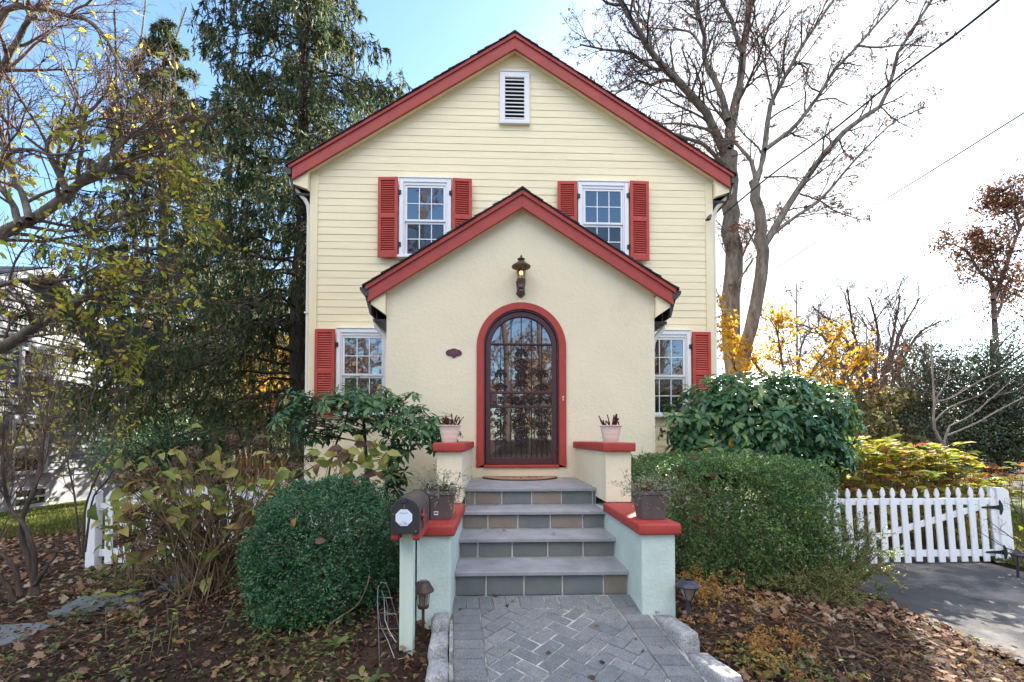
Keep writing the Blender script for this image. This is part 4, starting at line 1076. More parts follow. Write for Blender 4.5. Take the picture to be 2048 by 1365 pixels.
b = MB(); b.prism([(NY0, NZ0-.3), (NY1, NZ0-.3), (NY1, NE), (NYP, NPK), (NY0, NE)], 'x', NX-9, NX-.001); b.build('wall', M['nb_siding'], nh)
b = MB(); b.box(NX-.0005, NX+.012, NY0, NY1, NZ0-.3, .048); b.build('foundation', M['nb_found'], nh)
b = MB()
for a, c in ((NY1-.10, NY1+.015),): b.box(NX-.1, NX+.04, a, c, .05, NE)
b.build('corner_board', M['nb_white'], nh)
for sg, ye in ((-1, NY0-.5), (1, NY1+.5)):
    ze = NE-.5*(NPK-NE)/abs((NY1 if sg > 0 else NY0)-NYP)
    mb = MB(); nn = 16
    for k in range(nn):
        t0, t1 = k/nn, (k+1.2)/nn; t1 = min(t1, 1)
        y0 = ye+(NYP-ye)*t0; z0 = ze+(NPK-ze)*t0; y1 = ye+(NYP-ye)*t1; z1 = ze+(NPK-ze)*t1
        x = NX+.42; rr = random.Random(k)
        while x > NX-9.3:
            w = rr.uniform(.25, .5); mb.add([(x, y0, z0+.10), (x-w+.008, y0, z0+.10), (x-w+.008, y1, z1+.07), (x, y1, z1+.07), (x, y0, z0+.06), (x-w, y0, z0+.06)], [(0, 1, 2, 3), (0, 4, 5, 1)]); x -= w
    mb.build('roof', M['slate'], nh)
    b = MB(); b.prism([(ye, ze+.05), (NYP, NPK+.05), (NYP, NPK-.14), (ye, ze-.14)], 'x', NX+.38, NX+.42); b.build('rake_board', M['nb_white'], nh)
    b = MB(); b.prism([(ye, ze-.02), (NYP, NPK-.02), (NYP, NPK-.05), (ye, ze-.05)], 'x', NX+.03, NX+.379); b.build('soffit', M['nb_white'], nh)
def nwin(yc, zc, w, h, dark=True):
    b = MB(); c = .10
    b.box(NX+.02, NX+.105, yc-w/2-c, yc-w/2, zc-h/2-c, zc+h/2+c); b.box(NX+.02, NX+.105, yc+w/2, yc+w/2+c, zc-h/2-c, zc+h/2+c)
    b.box(NX+.02, NX+.105, yc-w/2, yc+w/2, zc+h/2, zc+h/2+c); b.box(NX+.02, NX+.12, yc-w/2, yc+w/2, zc-h/2-c, zc-h/2); b.box(NX+.03, NX+.095, yc-w/2, yc+w/2, zc-.03, zc+.03)
    w_ = b.build('window', M['nb_white'], nh, bevel=.005)
    b = MB(); b.box(NX+.0315, NX+.075, yc-w/2, yc+w/2, zc-h/2, zc-.0305); b.box(NX+.0315, NX+.075, yc-w/2, yc+w/2, zc+.0305, zc+h/2); b.build('pane', M['pane_low'], w_)
nwin(13.9, 3.15, .85, 1.15); nwin(13.7, .95, .85, 1.35); nwin(13.75, -.50, .85, .42); nwin(11.2, .95, .85, 1.35)

# ------------------------------------------------------------------ growing things: helpers
def spline(P, n):
    """Catmull-Rom through the given points"""
    P = np.asarray(P, float); Q = np.vstack([2*P[0]-P[1], P, 2*P[-1]-P[-2]]); out = []
    m_ = len(P)-1
    for s in np.linspace(0, m_-1e-6, n):
        k = int(s); t = s-k; a, b_, c, d = Q[k], Q[k+1], Q[k+2], Q[k+3]
        out.append(.5*((2*b_)+(-a+c)*t+(2*a-5*b_+4*c-d)*t*t+(-a+3*b_-3*c+d)*t**3))
    return np.array(out)
class Tree:
    def __init__(s, seed, wob=.18, trop=(0, 0, .05), spread=.9, nch=(0, 4, 6, 7), ratio=.55, minr=.004, kk=7):
        s.T = Tubes(); s.rng = np.random.default_rng(seed); s.wob = wob; s.trop = np.array(trop); s.spread = spread; s.nch = nch; s.ratio = ratio; s.minr = minr; s.tips = []; s.tdir = []; s.kk = kk; s.big = Tubes()
    def sub(s, pts, rad, lvl, L, tmin=.25, n=None):
        g = s.rng; n = s.nch[lvl] if n is None else n; K = len(pts)
        for c in range(n):
            t = tmin+(1-tmin)*(c+g.uniform(.1, .9))/n
            f = t*(K-1); k = min(int(f), K-2); p = pts[k]+(pts[k+1]-pts[k])*(f-k); d = nrm(pts[k+1]-pts[k]); r = rad[k]+(rad[k+1]-rad[k])*(f-k)
            a = nrm(np.cross(d, nrm(g.normal(size=3)))); an = s.spread*g.uniform(.65, 1.15)
            d2 = nrm(d*math.cos(an)+a*math.sin(an)+s.trop)
            s.branch(p, d2, L*s.ratio*g.uniform(.6, 1.15)*(1.15-.5*t), max(s.minr, min(r*.6, .0105*L)), lvl-1)
    def branch(s, p, d, L, r, lvl):
        g = s.rng; K = s.kk if lvl > 0 else 5; pts = [p]
        wobv = g.normal(0, s.wob, (K, 3))
        for k in range(K-1):
            d = nrm(d+wobv[k]+s.trop*(.5 if lvl else 1)); p = p+d*(L/(K-1)); pts.append(p)
        pts = np.array(pts); rad = np.linspace(r, max(s.minr*.6, r*.35), K)
        s.T.add(pts, rad, 3 if r < .012 else 5)
        if lvl <= 1: s.tips.append(pts)
        if lvl > 0: s.sub(pts, rad, lvl, L)
    def limb(s, pts, r0, r1, lvl, L, n=18, nch=None, tmin=.15, sides=9):
        P_ = spline(pts, n); P_ += s.rng.normal(0, r1*.25, P_.shape); rad = np.linspace(r0, r1, n)
        s.big.add(P_, rad, sides)
        if lvl: s.sub(P_, rad, lvl, L, tmin, nch)
        return P_
    def finish(s, root, trunk_mat, twig_mat=None, names=('trunk', 'branches')):
        if s.big.d: s.big.build(names[0], trunk_mat, root)
        if s.T.d: s.T.build(names[1], twig_mat or trunk_mat, root)
    def leafpts(s, per, jitter=.0, keep=1.0):
        A = [t for t in s.tips if s.rng.random() < keep]
        n5 = [a for a in A]
        idx = s.rng.integers(0, len(n5), int(per*len(n5)))
        B = np.array([n5[i][s.rng.integers(1, len(n5[i]))] for i in idx])
        return B+s.rng.normal(0, jitter, B.shape) if jitter else B
def shell_pts(n, c, r, rng, inner=.55, squash=None, box=0):
    """points spread through the outer part of an ellipsoid (box>0 : rounded box)"""
    d = nrm(rng.normal(size=(n, 3)))
    if box:
        m_ = np.abs(d).max(1, keepdims=True); d2 = d/m_; L = 1/(np.abs(d2)**box).sum(1, keepdims=True)**(1/box); d = d2*L
    t = inner+(1-inner)*rng.random((n, 1))**.6
    return np.asarray(c)+d*t*np.asarray(r), d

UP = np.array([0, 0, 1.])
# ------------------------------------------------------------------ boxwood (left, clipped round)
def clipped(name, label, cat, c, r, n, matl, seed, L=(.018, .03), box=3.2, inner=.72, stems=26, dead=14, lump=.07):
    rg = np.random.default_rng(seed); base = (c[0], c[1], c[2]-r[2])
    t = thing(name, label, cat, base)
    P_, d = shell_pts(n, (0, 0, 0), (1, 1, 1), rg, inner, box=box)
    # lumpy outline
    ph = rg.uniform(0, 6, 6)
    lumpf = 1+lump*(np.sin(d[:, 0]*5+ph[0])*np.sin(d[:, 2]*6+ph[1])+.7*np.sin(d[:, 1]*8+d[:, 2]*5+ph[2])+.5*np.sin(d[:, 0]*13+d[:, 2]*11+ph[3]))
    P_ = P_*lumpf[:, None]*np.asarray(r)+np.asarray(c)
    P_ += rg.normal(0, .012, P_.shape)
    gap = np.sin(P_[:, 0]*9+ph[4])*np.sin(P_[:, 2]*10+ph[5])*np.sin(P_[:, 1]*8)+.5*np.sin(P_[:, 0]*23+P_[:, 2]*19)
    keep = (P_[:, 2] > gz(P_[:, 0], P_[:, 1])+.02) & ((gap < .72) | (rg.random(len(P_)) < .25)); P_, d = P_[keep], d[keep]
    sh = rg.choice(len(P_), 130); ns = 7; tt = np.tile(np.linspace(.2, 1, ns), 130)[:, None]; sdir = np.repeat(nrm(d[sh]+rg.normal(0, .35, (130, 3))+UP*.35), ns, 0)
    P_ = np.concatenate([P_, np.repeat(P_[sh], ns, 0)+sdir*tt*rg.uniform(.03, .10, (130, 1)).repeat(ns, 0)]); d = np.concatenate([d, sdir])
    # clustered sprigs: 5 leaves on each point
    k = 5; B = np.repeat(P_, k, 0); dd = np.repeat(d, k, 0)
    D = nrm(dd*.7+rg.normal(0, .75, B.shape)+UP*.25); N = nrm(dd+UP*.6+rg.normal(0, .5, B.shape)); B = B+D*rg.uniform(0, .018, (len(B), 1))
    leaves('foliage', matl, B, D, N, rg.uniform(*L, len(B)), .58, .12, .2, parent=t)
    T = Tubes()
    for q in range(stems):
        a = rg.uniform(0, 6.28); e = np.array([math.cos(a)*rg.uniform(.2, .9), math.sin(a)*rg.uniform(.2, .9), rg.uniform(-.2, .85)])*np.asarray(r)+np.asarray(c)
        s0 = np.array([c[0]+rg.uniform(-.3, .3)*r[0], c[1]+rg.uniform(-.2, .2)*r[1], float(gz(c[0], c[1]))-.02]); pts = spline([s0, (s0+e)/2+rg.normal(0, .06, 3), e], 8)
        T.add(pts, np.linspace(.011, .003, 8), 5)
    for q in range(stems*4):
        p, dq = shell_pts(1, c, np.asarray(r)*1.0, rg, .93, box=box); p = p[0]
        if p[2] < c[2]-r[2]*.6: continue
        d2 = nrm(rg.normal(size=3)+UP*.2); ln = rg.uniform(.05, .14); pts = np.array([p-d2*ln, p+rg.normal(0, .012, 3), p+d2*ln]); T.add(pts, np.array([.0034, .0028, .0015]), 3)
    T.build('stems', M['stem_dry'], t)
    if dead:
        p, dq = shell_pts(dead*3, c, np.asarray(r)*1.03, rg, .98, box=box); s = (p[:, 2] > c[2]-r[2]*.3) & (p[:, 1] < c[1]+.1); p, dq = p[s][:dead], dq[s][:dead]
        leaves('caught_leaves', M['litter'], p, rdir(len(p), rg), dq+rg.normal(0, .3, dq.shape), rg.uniform(.05, .09, len(p)), .7, .2, .3, parent=t, detail=2)
    return t
clipped('boxwood_shrub', 'dense dark green round clipped boxwood left of the mailbox', 'shrub', (-1.375, 3.80, .18), (.545, .60, .68), 19000, M['boxwood'], 21, L=(.014, .027), box=2.7, lump=.06)
clipped('clipped_hedge', 'long clipped green hedge with sunlit top beside the right pier', 'hedge', (2.37, 4.95, .31), (1.00, .78, .70), 25000, M['hedge'], 22, L=(.016, .031), box=8, inner=.76, stems=60, dead=26, lump=.04)

def loose_shrub(name, label, c, r, n, matl, seed, L=(.015, .026), stems=60, group=None):
    rg = np.random.default_rng(seed); t = thing(name, label, 'shrub', (c[0], c[1], float(gz(c[0], c[1]))), group)
    T = Tubes(); B = []; D = []
    for q in range(stems):
        s0 = np.array([c[0]+rg.normal(0, .12)*r[0], c[1]+rg.normal(0, .12)*r[1], float(gz(c[0], c[1]))])
        dq = nrm(rg.normal(size=3)+np.array([0, -.0, .35])); e = np.asarray(c)+dq*np.asarray(r)*rg.uniform(.6, 1.08); e[2] = max(e[2], s0[2]+.06)
        pts = spline([s0, (s0*.45+e*.55)+rg.normal(0, .05, 3)+UP*.05, e], 9); T.add(pts, np.linspace(.007, .0015, 9), 4)
        for w in range(9):
            k = rg.integers(3, 8); p = pts[k]; d2 = nrm(nrm(pts[k+1]-pts[k-1])+rg.normal(0, .7, 3)); ln = rg.uniform(.08, .2); q2 = np.array([p, p+d2*ln*.5+rg.normal(0, .008, 3), p+d2*ln]); T.add(q2, np.array([.0025, .002, .001]), 3)
            m_ = n//(stems*9); tt = rg.random((m_, 1)); B.append(p+(q2[2]-p)*tt+rg.normal(0, .006, (m_, 3))); D.append(nrm(d2+rg.normal(0, .8, (m_, 3))))
    T.build('stems', M['stem_dry'], t); B = np.concatenate(B); D = np.concatenate(D)
    leaves('foliage', matl, B, D, UP+rg.normal(0, .5, B.shape), rg.uniform(*L, len(B)), .5, .12, .2, parent=t)
    return t
loose_shrub('small_shrub', 'small loose shrub with reddish stems in front of the picket gate', (3.50, 4.58, .03), (.62, .50, .42), 15000, M['shrub_light'], 23)
loose_shrub('small_shrub', 'low straggly shrub between the long hedge and the driveway edge', (2.95, 4.12, -.16), (.50, .33, .24), 7000, M['shrub_light'], 24, stems=44)

# ------------------------------------------------------------------ rhododendrons
def rosettes(tips, dirs, rg, n=(7, 11), L=(.085, .13), droop=.2):
    B = []; D = []; N = []; LL = []
    for p, d in zip(tips, dirs):
        d = nrm(d); k = rg.integers(*n); a0 = rg.uniform(0, 6.28); ref = nrm(np.cross(d, [.3, .5, .8])); r2 = np.cross(d, ref)
        for q in range(k):
            a = a0+q*2.4; rad = ref*math.cos(a)+r2*math.sin(a); el = rg.uniform(-.15, .65)
            dd = nrm(rad+d*el-UP*rg.uniform(.0, .45)); B.append(p-d*rg.uniform(0, .05)+rad*.008); D.append(dd); N.append(nrm(d+UP*.5)); LL.append(rg.uniform(*L))
    return np.array(B), np.array(D), np.array(N), np.array(LL)
rg = np.random.default_rng(31)
rh = thing('rhododendron', 'dense broad-leaved rhododendron with a few yellow leaves at the house corner', 'shrub', (3.5, 6.45, -.4))
T = Tubes(); tips = []; dirs = []
base = np.array([3.35, 6.55, -.42])
c = np.array([3.58, 6.25, 1.22]); r = np.array([1.24, .85, .88])
for k in range(1150):
    d = nrm(rg.normal(size=3)); d = d/(np.abs(d)**2.7).sum()**(1/2.7); d[1] = -abs(d[1]) if rg.random() < .75 else d[1]
    t_ = rg.uniform(.62, 1.03); lump = 1+.05*math.sin(d[0]*6+1)*math.sin(d[2]*7)+.05*math.sin(d[0]*13+d[1]*9)
    p = c+d*r*t_*lump
    if p[1] > 7.48 and p[0] < 3.8: continue
    if p[2] < .55+.25*rg.random(): continue
    tips.append(p); dirs.append(nrm(d*np.array([1, 1, .6])+UP*.55+rg.normal(0, .25, 3)))
for k in range(16):
    e = tips[k*9]; mid = base*.5+e*.5+rg.normal(0, .12, 3)
    st_ = spline([base+rg.normal(0, .06, 3)*[1, 1, 0], mid, e], 10); T.add(st_, np.linspace(.028, .006, 10), 6)
for e, d in list(zip(tips, dirs))[::2]:
    p0 = e-d*.28-nrm(e-c)*.12+rg.normal(0, .03, 3); T.add(spline([p0, (p0+e)/2+rg.normal(0, .02, 3), e], 5), np.linspace(.005, .003, 5), 4)
T.build('stems', M['bark_dark'], rh)
B, D, N, LL = rosettes(tips, dirs, rg, (6, 9), (.105, .16))
leaves('foliage', M['rhodo'], B, D, N, LL, .42, .10, .28, parent=rh, detail=2)
ii = rg.choice(len(B), 46, replace=False); ii = ii[B[ii][:, 1] < 6.3]
leaves('yellow_leaves', M['rhodo_yellow'], B[ii]+np.array([0, -.02, -.02]), D[ii]-UP*.8, N[ii]+np.array([0, -1, 0]), LL[ii], .42, .1, .3, parent=rh, detail=2)

rg = np.random.default_rng(32)
rs = thing('rhododendron', 'sparse leggy rhododendron with open branches in front of the lower left window', 'shrub', (-1.6, 5.35, -.15))
T = Tubes(); tips = []; dirs = []
RY = 5.35
trunk = spline([at(738, 1010, RY), at(733, 930, RY), at(729, 870, RY), at(726, 820, RY)], 10); T.add(trunk, np.linspace(.028, .017, 10), 8)
tr2 = spline([at(770, 1000, RY+.1), at(782, 910, RY+.05), at(790, 860, RY), at(800, 815, RY)], 10); T.add(tr2, np.linspace(.026, .014, 10), 8)
tr3 = spline([at(650, 990, RY+.1), at(668, 900, RY+.05), at(690, 850, RY), at(700, 800, RY)], 10); T.add(tr3, np.linspace(.014, .008, 10), 6)
boughs = [  # start stem index, pixel path of the branch, spread of leaf rosettes
    (trunk, 9, [(700, 808), (670, 800)]), (trunk, 9, [(735, 800), (745, 792)]), (trunk, 7, [(700, 840), (660, 830), (610, 828)]), (trunk, 6, [(690, 862), (640, 850), (590, 836)]),
    (trunk, 8, [(755, 815), (770, 805)]), (trunk, 8, [(690, 822), (640, 808), (600, 815)]), (trunk, 5, [(700, 880), (660, 872), (625, 865)]), (trunk, 6, [(750, 850), (768, 840)]),
    (tr2, 9, [(805, 805), (800, 800)]), (tr2, 8, [(830, 825), (825, 812)]), (tr2, 7, [(825, 850), (830, 835)]), (tr2, 8, [(780, 825), (775, 818)]), (tr2, 6, [(815, 870), (820, 862)]), (tr2, 4, [(800, 890), (805, 892)]),
    (tr2, 7, [(835, 845), (858, 838), (868, 850)]), (tr2, 8, [(840, 822), (862, 838), (876, 862)]), (tr2, 2, [(795, 945), (800, 958)]), (tr2, 3, [(780, 930), (772, 925)]), (tr2, 2, [(790, 980), (800, 990)]),
    (tr3, 8, [(668, 822), (640, 800), (620, 795)]), (tr3, 6, [(660, 860), (640, 860)]), (tr3, 9, [(690, 805), (668, 790)]), (tr3, 7, [(700, 845), (715, 835)]), (tr3, 9, [(735, 795), (742, 788)])]
for stem, k, pp in boughs:
    zj = rg.uniform(-.45, .15); P_ = [stem[k]]+[at(x, y, RY+zj*(q+1)/len(pp)) for q, (x, y) in enumerate(pp)]
    br = spline(P_, 8); T.add(br, np.linspace(.009, .005, 8), 5); e = br[-1]; d = nrm(br[-1]-br[-3])
    big = pp[-1][0] > 770
    for q in range(11 if pp[-1][1] < 900 else 7):
        off = rg.normal(0, 1, 3)*np.array([.115, .13, .075]); p = e+off-UP*abs(rg.normal(0, .03)); a = br[rg.integers(2, 8)]
        T.add(spline([a, (a+p)/2+rg.normal(0, .02, 3), p], 5), np.linspace(.005, .003, 5), 4); tips.append(p); dirs.append(nrm(d*.4+off*2+UP*.6))
B, D, N, LL = rosettes(tips, dirs, rg, (6, 10), (.09, .145)); keep = B[:, 1] < 5.9
leaves('foliage', M['rhodo'], B[keep], D[keep], N[keep], LL[keep], .34, .10, .30, parent=rs, detail=2)
T.build('stems', M['bark_dark'], rs)

# ------------------------------------------------------------------ hydrangea with dried heads (left)
rg = np.random.default_rng(41)
hy = thing('dried_hydrangea', 'leggy hydrangea with brown dried flower heads and yellowing leaves left of the boxwood', 'shrub', (-2.75, 4.3, -.2))
T = Tubes(); B = []; D = []; heads = []
hp = [(248, 955, 4.0), (300, 945, 4.1), (262, 975, 3.95), (330, 962, 4.2), (385, 905, 4.3), (420, 925, 4.4), (440, 915, 4.2), (365, 925, 4.1), (465, 880, 4.5), (436, 960, 4.2), (272, 1030, 3.9), (255, 1075, 3.85), (285, 1090, 3.8), (310, 1062, 4.0), (500, 945, 4.7), (545, 915, 4.8), (590, 935, 4.6), (622, 915, 4.9), (675, 905, 4.9), (450, 1100, 4.2), (310, 1030, 4.3), (520, 885, 4.9)]
for x, y, Y in hp:
    e = at(x, y, Y); heads.append(e)
for q in range(290):
    s0 = np.array([rg.normal(-2.60, .17), rg.normal(4.35, .16), 0]); s0[2] = float(gz(s0[0], s0[1]))
    if q < len(heads): e = heads[q]-UP*.03
    else:
        x = rg.uniform(215, 640); e = at(x, rg.uniform(890, 1110)+abs(x-430)*.10, rg.uniform(3.8, 4.9))
    mid = s0*.45+e*.55+UP*rg.uniform(.05, .2)+rg.normal(0, .05, 3); pts = spline([s0, mid, e], 10); T.add(pts, np.linspace(.0055, .0028, 10), 4)
    if rg.random() < .8:
        k = 9; a = nrm(rg.normal(size=3)+np.array([0, -.4, .1]))
        for sgn in (-1, 1): B.append(pts[rg.integers(5, 10)]); D.append(nrm(a*sgn*np.array([1, 1, .4])-UP*rg.uniform(0, .5)))
    if rg.random() < .5:
        k = rg.integers(4, 8); d2 = nrm(rg.normal(size=3)+UP*.6); e2 = pts[k]+d2*rg.uniform(.12, .3); T.add(spline([pts[k], (pts[k]+e2)/2+rg.normal(0, .02, 3), e2], 6), np.linspace(.0032, .002, 6), 3)
for x, y, Y in [(330, 905, 4.0), (345, 900, 4.0), (300, 915, 4.0), (225, 1010, 3.8), (200, 1040, 3.75), (195, 1060, 3.75), (240, 1020, 3.8), (380, 860, 4.3), (520, 880, 4.6), (535, 870, 4.6), (255, 985, 3.9), (320, 1000, 4.0), (400, 970, 4.1), (265, 1050, 3.9), (400, 1170, 4.1), (425, 1160, 4.1), (440, 1100, 4.1), (340, 1080, 4.0), (460, 1020, 4.2), (480, 1010, 4.3)]:
    for k in range(2): B.append(at(x+rg.uniform(-6, 6), y+rg.uniform(-6, 6), Y)); D.append(nrm(rg.normal(size=3)+np.array([-.2, -.2, -.1])))
# the pale leaves in front of the boxwood top
PB = []; PD = []
for q in range(70):
    B.append(at(rg.uniform(205, 345), rg.uniform(985, 1115), rg.uniform(4.0, 5.3))); D.append(nrm(rg.normal(size=3)+np.array([0, -.3, -.2])))
for q in range(26):
    s0 = np.array([rg.normal(-3.6, .15), rg.normal(4.75, .15), -.28]); e = at(rg.uniform(205, 345), rg.uniform(960, 1080), rg.uniform(4.4, 5.0)); T.add(spline([s0, s0*.4+e*.6+UP*.08, e], 8), np.linspace(.005, .002, 8), 4)
for x, y in [(690, 900), (700, 905), (715, 880), (740, 890), (755, 895), (765, 905), (700, 935), (725, 935), (755, 925), (770, 935), (735, 965), (690, 925), (650, 905), (660, 930), (745, 905), (760, 950)]:
    for k in range(3): PB.append(at(x+rg.uniform(-10, 10), y+rg.uniform(-10, 10), 4.75+rg.uniform(-.12, .12))); PD.append(nrm(rg.normal(size=3)*[1, .6, .8]+np.array([.0, -.3, -.15])))
for q in range(9):
    s0 = np.array([-1.85+rg.normal(0, .1), 4.9, -.1]); e = at(rg.uniform(650, 770), rg.uniform(880, 960), 4.78); T.add(spline([s0, (s0+e)/2+rg.normal(0, .05, 3), e], 8), np.linspace(.006, .003, 8), 4)
T.build('stems', M['stem_dry'], hy)
PB = np.array(PB); leaves('pale_leaves', M['hydrangea'], PB, np.array(PD), UP*.5+rg.normal(0, .5, PB.shape)+np.array([0, -.9, 0]), rg.uniform(.11, .17, len(PB)), .58, .14, .25, parent=hy, detail=2, wid=(1.0, .85))
B = np.array(B); D = np.array(D); leaves('foliage', M['hydrangea'], B, D, UP*1.0+rg.normal(0, .5, B.shape)+np.array([0, -.5, 0]), rg.uniform(.05, .165, len(B)), rg.uniform(.4, .72, len(B)), .22, .35, parent=hy, detail=2, wid=(1.0, .85))
for e in heads:
    R0 = rg.uniform(.052, .080); n = 230; d = rdir(n, rg); p = e+d*R0*np.array([1.1, 1.1, .8])*rg.uniform(.75, 1, (n, 1))
    leaves('flower_head', M['flower_dry'], p, nrm(np.cross(d, rg.normal(size=(n, 3)))), d+rg.normal(0, .3, d.shape), rg.uniform(.014, .024, n), .85, .2, .3, parent=hy)

# golden hydrangea behind the gate
rg = np.random.default_rng(42)
hg = thing('golden_hydrangea', 'sunlit hydrangea with yellow-green and reddish leaves behind the picket gate', 'shrub', (5.7, 6.75, -.4))
T = Tubes(); B = []; D = []
for q in range(300):
    x = rg.uniform(4.35, 7.45); s0 = np.array([x+rg.normal(0, .15), rg.uniform(6.3, 7.4), -.42]); hgt = .62+.42*math.sin((x-4.3)/3.1*2.6+.3)**2*.9+rg.uniform(-.3, .22)-.10*max(0, x-6.6)
    e = s0+np.array([rg.normal(0, .16), rg.normal(-.05, .14), hgt+.42]); pts = spline([s0, (s0+e)/2+rg.normal(0, .05, 3), e], 8); T.add(pts, np.linspace(.006, .003, 8), 4)
    for w in range(7):
        k = rg.integers(2, 8); a = rg.uniform(0, 6.28); B.append(pts[k]); D.append(np.array([math.cos(a), math.sin(a), rg.uniform(-.35, .45)]))
    for w in range(5): B.append(e); a = w*1.26+rg.uniform(-.3, .3); D.append(np.array([math.cos(a), math.sin(a), rg.uniform(0, .6)]))
T.build('stems', M['stem_dry'], hg); B = np.array(B); D = np.array(D)
leaves('foliage', M['hyd_gold'], B, D, UP+rg.normal(0, .35, B.shape), rg.uniform(.10, .185, len(B)), .52, .14, .25, parent=hg, detail=2, wid=(1, .85))
for x, y in [(1905, 955), (1920, 948), (1985, 935), (2000, 950), (1878, 962), (1948, 962)]:
    e = at(x, y, 6.3); n = 130; d = rdir(n, rg); p = e+d*.065*rg.uniform(.7, 1, (n, 1)); leaves('flower_head', M['oak_brown'], p, rdir(n, rg), d, rg.uniform(.014, .024, n), .85, .2, .3, parent=hg)

# ------------------------------------------------------------------ bare twiggy shrub far left
rg = np.random.default_rng(51)
tw = thing('twiggy_shrub', 'multi-stemmed shrub with thin bare reddish twigs at the left edge', 'shrub', (-4.0, 3.75, -.3))
t = Tree(51, wob=.10, trop=(0, 0, .10), spread=.42, nch=(0, 5, 5, 5), ratio=.62, minr=.0016)
SY = 3.75
for pts, r0, r1 in [([(75, 1190), (60, 1130), (42, 1050), (75, 960), (85, 880)], .026, .010), ([(65, 1190), (70, 1120), (52, 1055), (18, 1010), (5, 930), (10, 850)], .020, .007),
                    ([(60, 1185), (90, 1140), (112, 1105)], .018, .013), ([(42, 1190), (25, 1130), (-15, 1090), (-50, 1000)], .02, .008), ([(30, 1200), (10, 1165), (-20, 1130)], .02, .012)]:
    L = t.limb([at(x, y, SY+rg.uniform(-.05, .05)*k) for k, (x, y) in enumerate(pts)], r0, r1, 0, 0, 14)
    if r1 < .011:
        for k in range(11):
            f = rg.integers(8, 14); d = nrm(np.array([rg.normal(.15, .38), rg.normal(0, .35), 1.0])); t.branch(L[f], d, rg.uniform(.55, 1.05), .006, 2)
t.finish(tw, M['bark_dark'], M['bark_red'], ('stem', 'twigs'))
Bp = t.leafpts(.55); leaves('leaves', M['magnolia'], Bp, rdir(len(Bp), rg), UP+rg.normal(0, .5, Bp.shape), rg.uniform(.025, .05, len(Bp)), .5, .1, .2, parent=tw, detail=2)
tw2 = thing('young_shrub', 'thin-stemmed young shrub with yellow leaves beside the fence end post', 'shrub', (-4.3, 5.0, -.35))
t = Tree(52, wob=.12, trop=(0, 0, .08), spread=.5, nch=(0, 5, 5, 5), ratio=.6, minr=.0018)
for pts in [[(165, 1110), (170, 1020), (200, 940), (235, 870), (250, 800)], [(160, 1110), (150, 1000), (130, 900), (120, 820)], [(170, 1105), (185, 1000), (215, 960), (265, 880)]]:
    t.limb([at(x, y, 5.0) for x, y in pts], .012, .004, 2, .8, 14, 8, .3)
t.finish(tw2, M['bark_dark'], M['bark_red'], ('stem', 'twigs')); Bp = t.leafpts(1.3)
leaves('leaves', M['magnolia'], Bp, rdir(len(Bp), rg), UP+rg.normal(0, .5, Bp.shape), rg.uniform(.03, .06, len(Bp)), .45, .1, .2, parent=tw2, detail=2)

# small bare shrub at the right edge by the gate post
bs = thing('bare_shrub', 'leafless thin shrub reaching in front of the gate post from the right edge', 'shrub', (6.1, 4.75, -.4))
t = Tree(53, wob=.14, trop=(0, 0, .05), spread=.6, nch=(0, 4, 4, 4), ratio=.6, minr=.0018)
for pts in [[(2100, 1150), (2060, 1105), (2015, 1070), (1975, 1040)], [(2100, 1150), (2050, 1110), (2010, 1095), (1955, 1062)], [(2110, 1150), (2070, 1060), (2030, 1020), (2020, 985)], [(2105, 1150), (2075, 1090), (2045, 1040), (2045, 960)]]:
    t.limb([at(x, y, 4.7) for x, y in pts], .008, .003, 2, .35, 12, 6, .3)
t.finish(bs, M['bark_dark'], M['bark_dark'], ('stem', 'twigs'))

# ------------------------------------------------------------------ orange fern-like groundcover by the round light
rg = np.random.default_rng(61)
def fronds(name, label, spots, matl, seed, h=(.15, .38), L=(.018, .035), nl=26, cat='plant', w=.42):
    rg = np.random.default_rng(seed); sp = np.array(spots, float); t = thing(name, label, cat, (*sp.mean(0), float(gz(*sp.mean(0)))))
    T = Tubes(); B = []; D = []
    for x, y in sp:
        s0 = np.array([x, y, float(gz(x, y))]); d = nrm(np.array([rg.normal(0, .5), rg.normal(-.1, .4), 1])); ln = rg.uniform(*h); e = s0+d*ln; e[2] -= ln*.18
        pts = spline([s0, s0+d*ln*.55, e], 8); T.add(pts, np.linspace(.0025, .001, 8), 3)
        for k in range(nl):
            f = rg.integers(2, 8); B.append(pts[f]+rg.normal(0, .018, 3)); D.append(nrm(rg.normal(size=3)+d*.5))
    T.build('stems', M['stem_dry'], t); B = np.array(B); D = np.array(D)
    leaves('leaves', matl, B, D, UP+rg.normal(0, .6, B.shape), rg.uniform(*L, len(B)), w, .1, .25, parent=t); return t
fronds('orange_fern', 'orange-brown withered ferny plant behind the dark round-capped light', np.stack([rg.normal(1.72, .20, 46), rg.normal(3.62, .22, 46)], -1), M['nandina'], 62, h=(.14, .34))
fronds('orange_fern', 'low tangle of tan and orange ferny stems in front of the dark round-capped light', np.stack([rg.normal(1.75, .20, 44), rg.normal(2.95, .20, 44)], -1), M['nandina'], 63, h=(.08, .2))
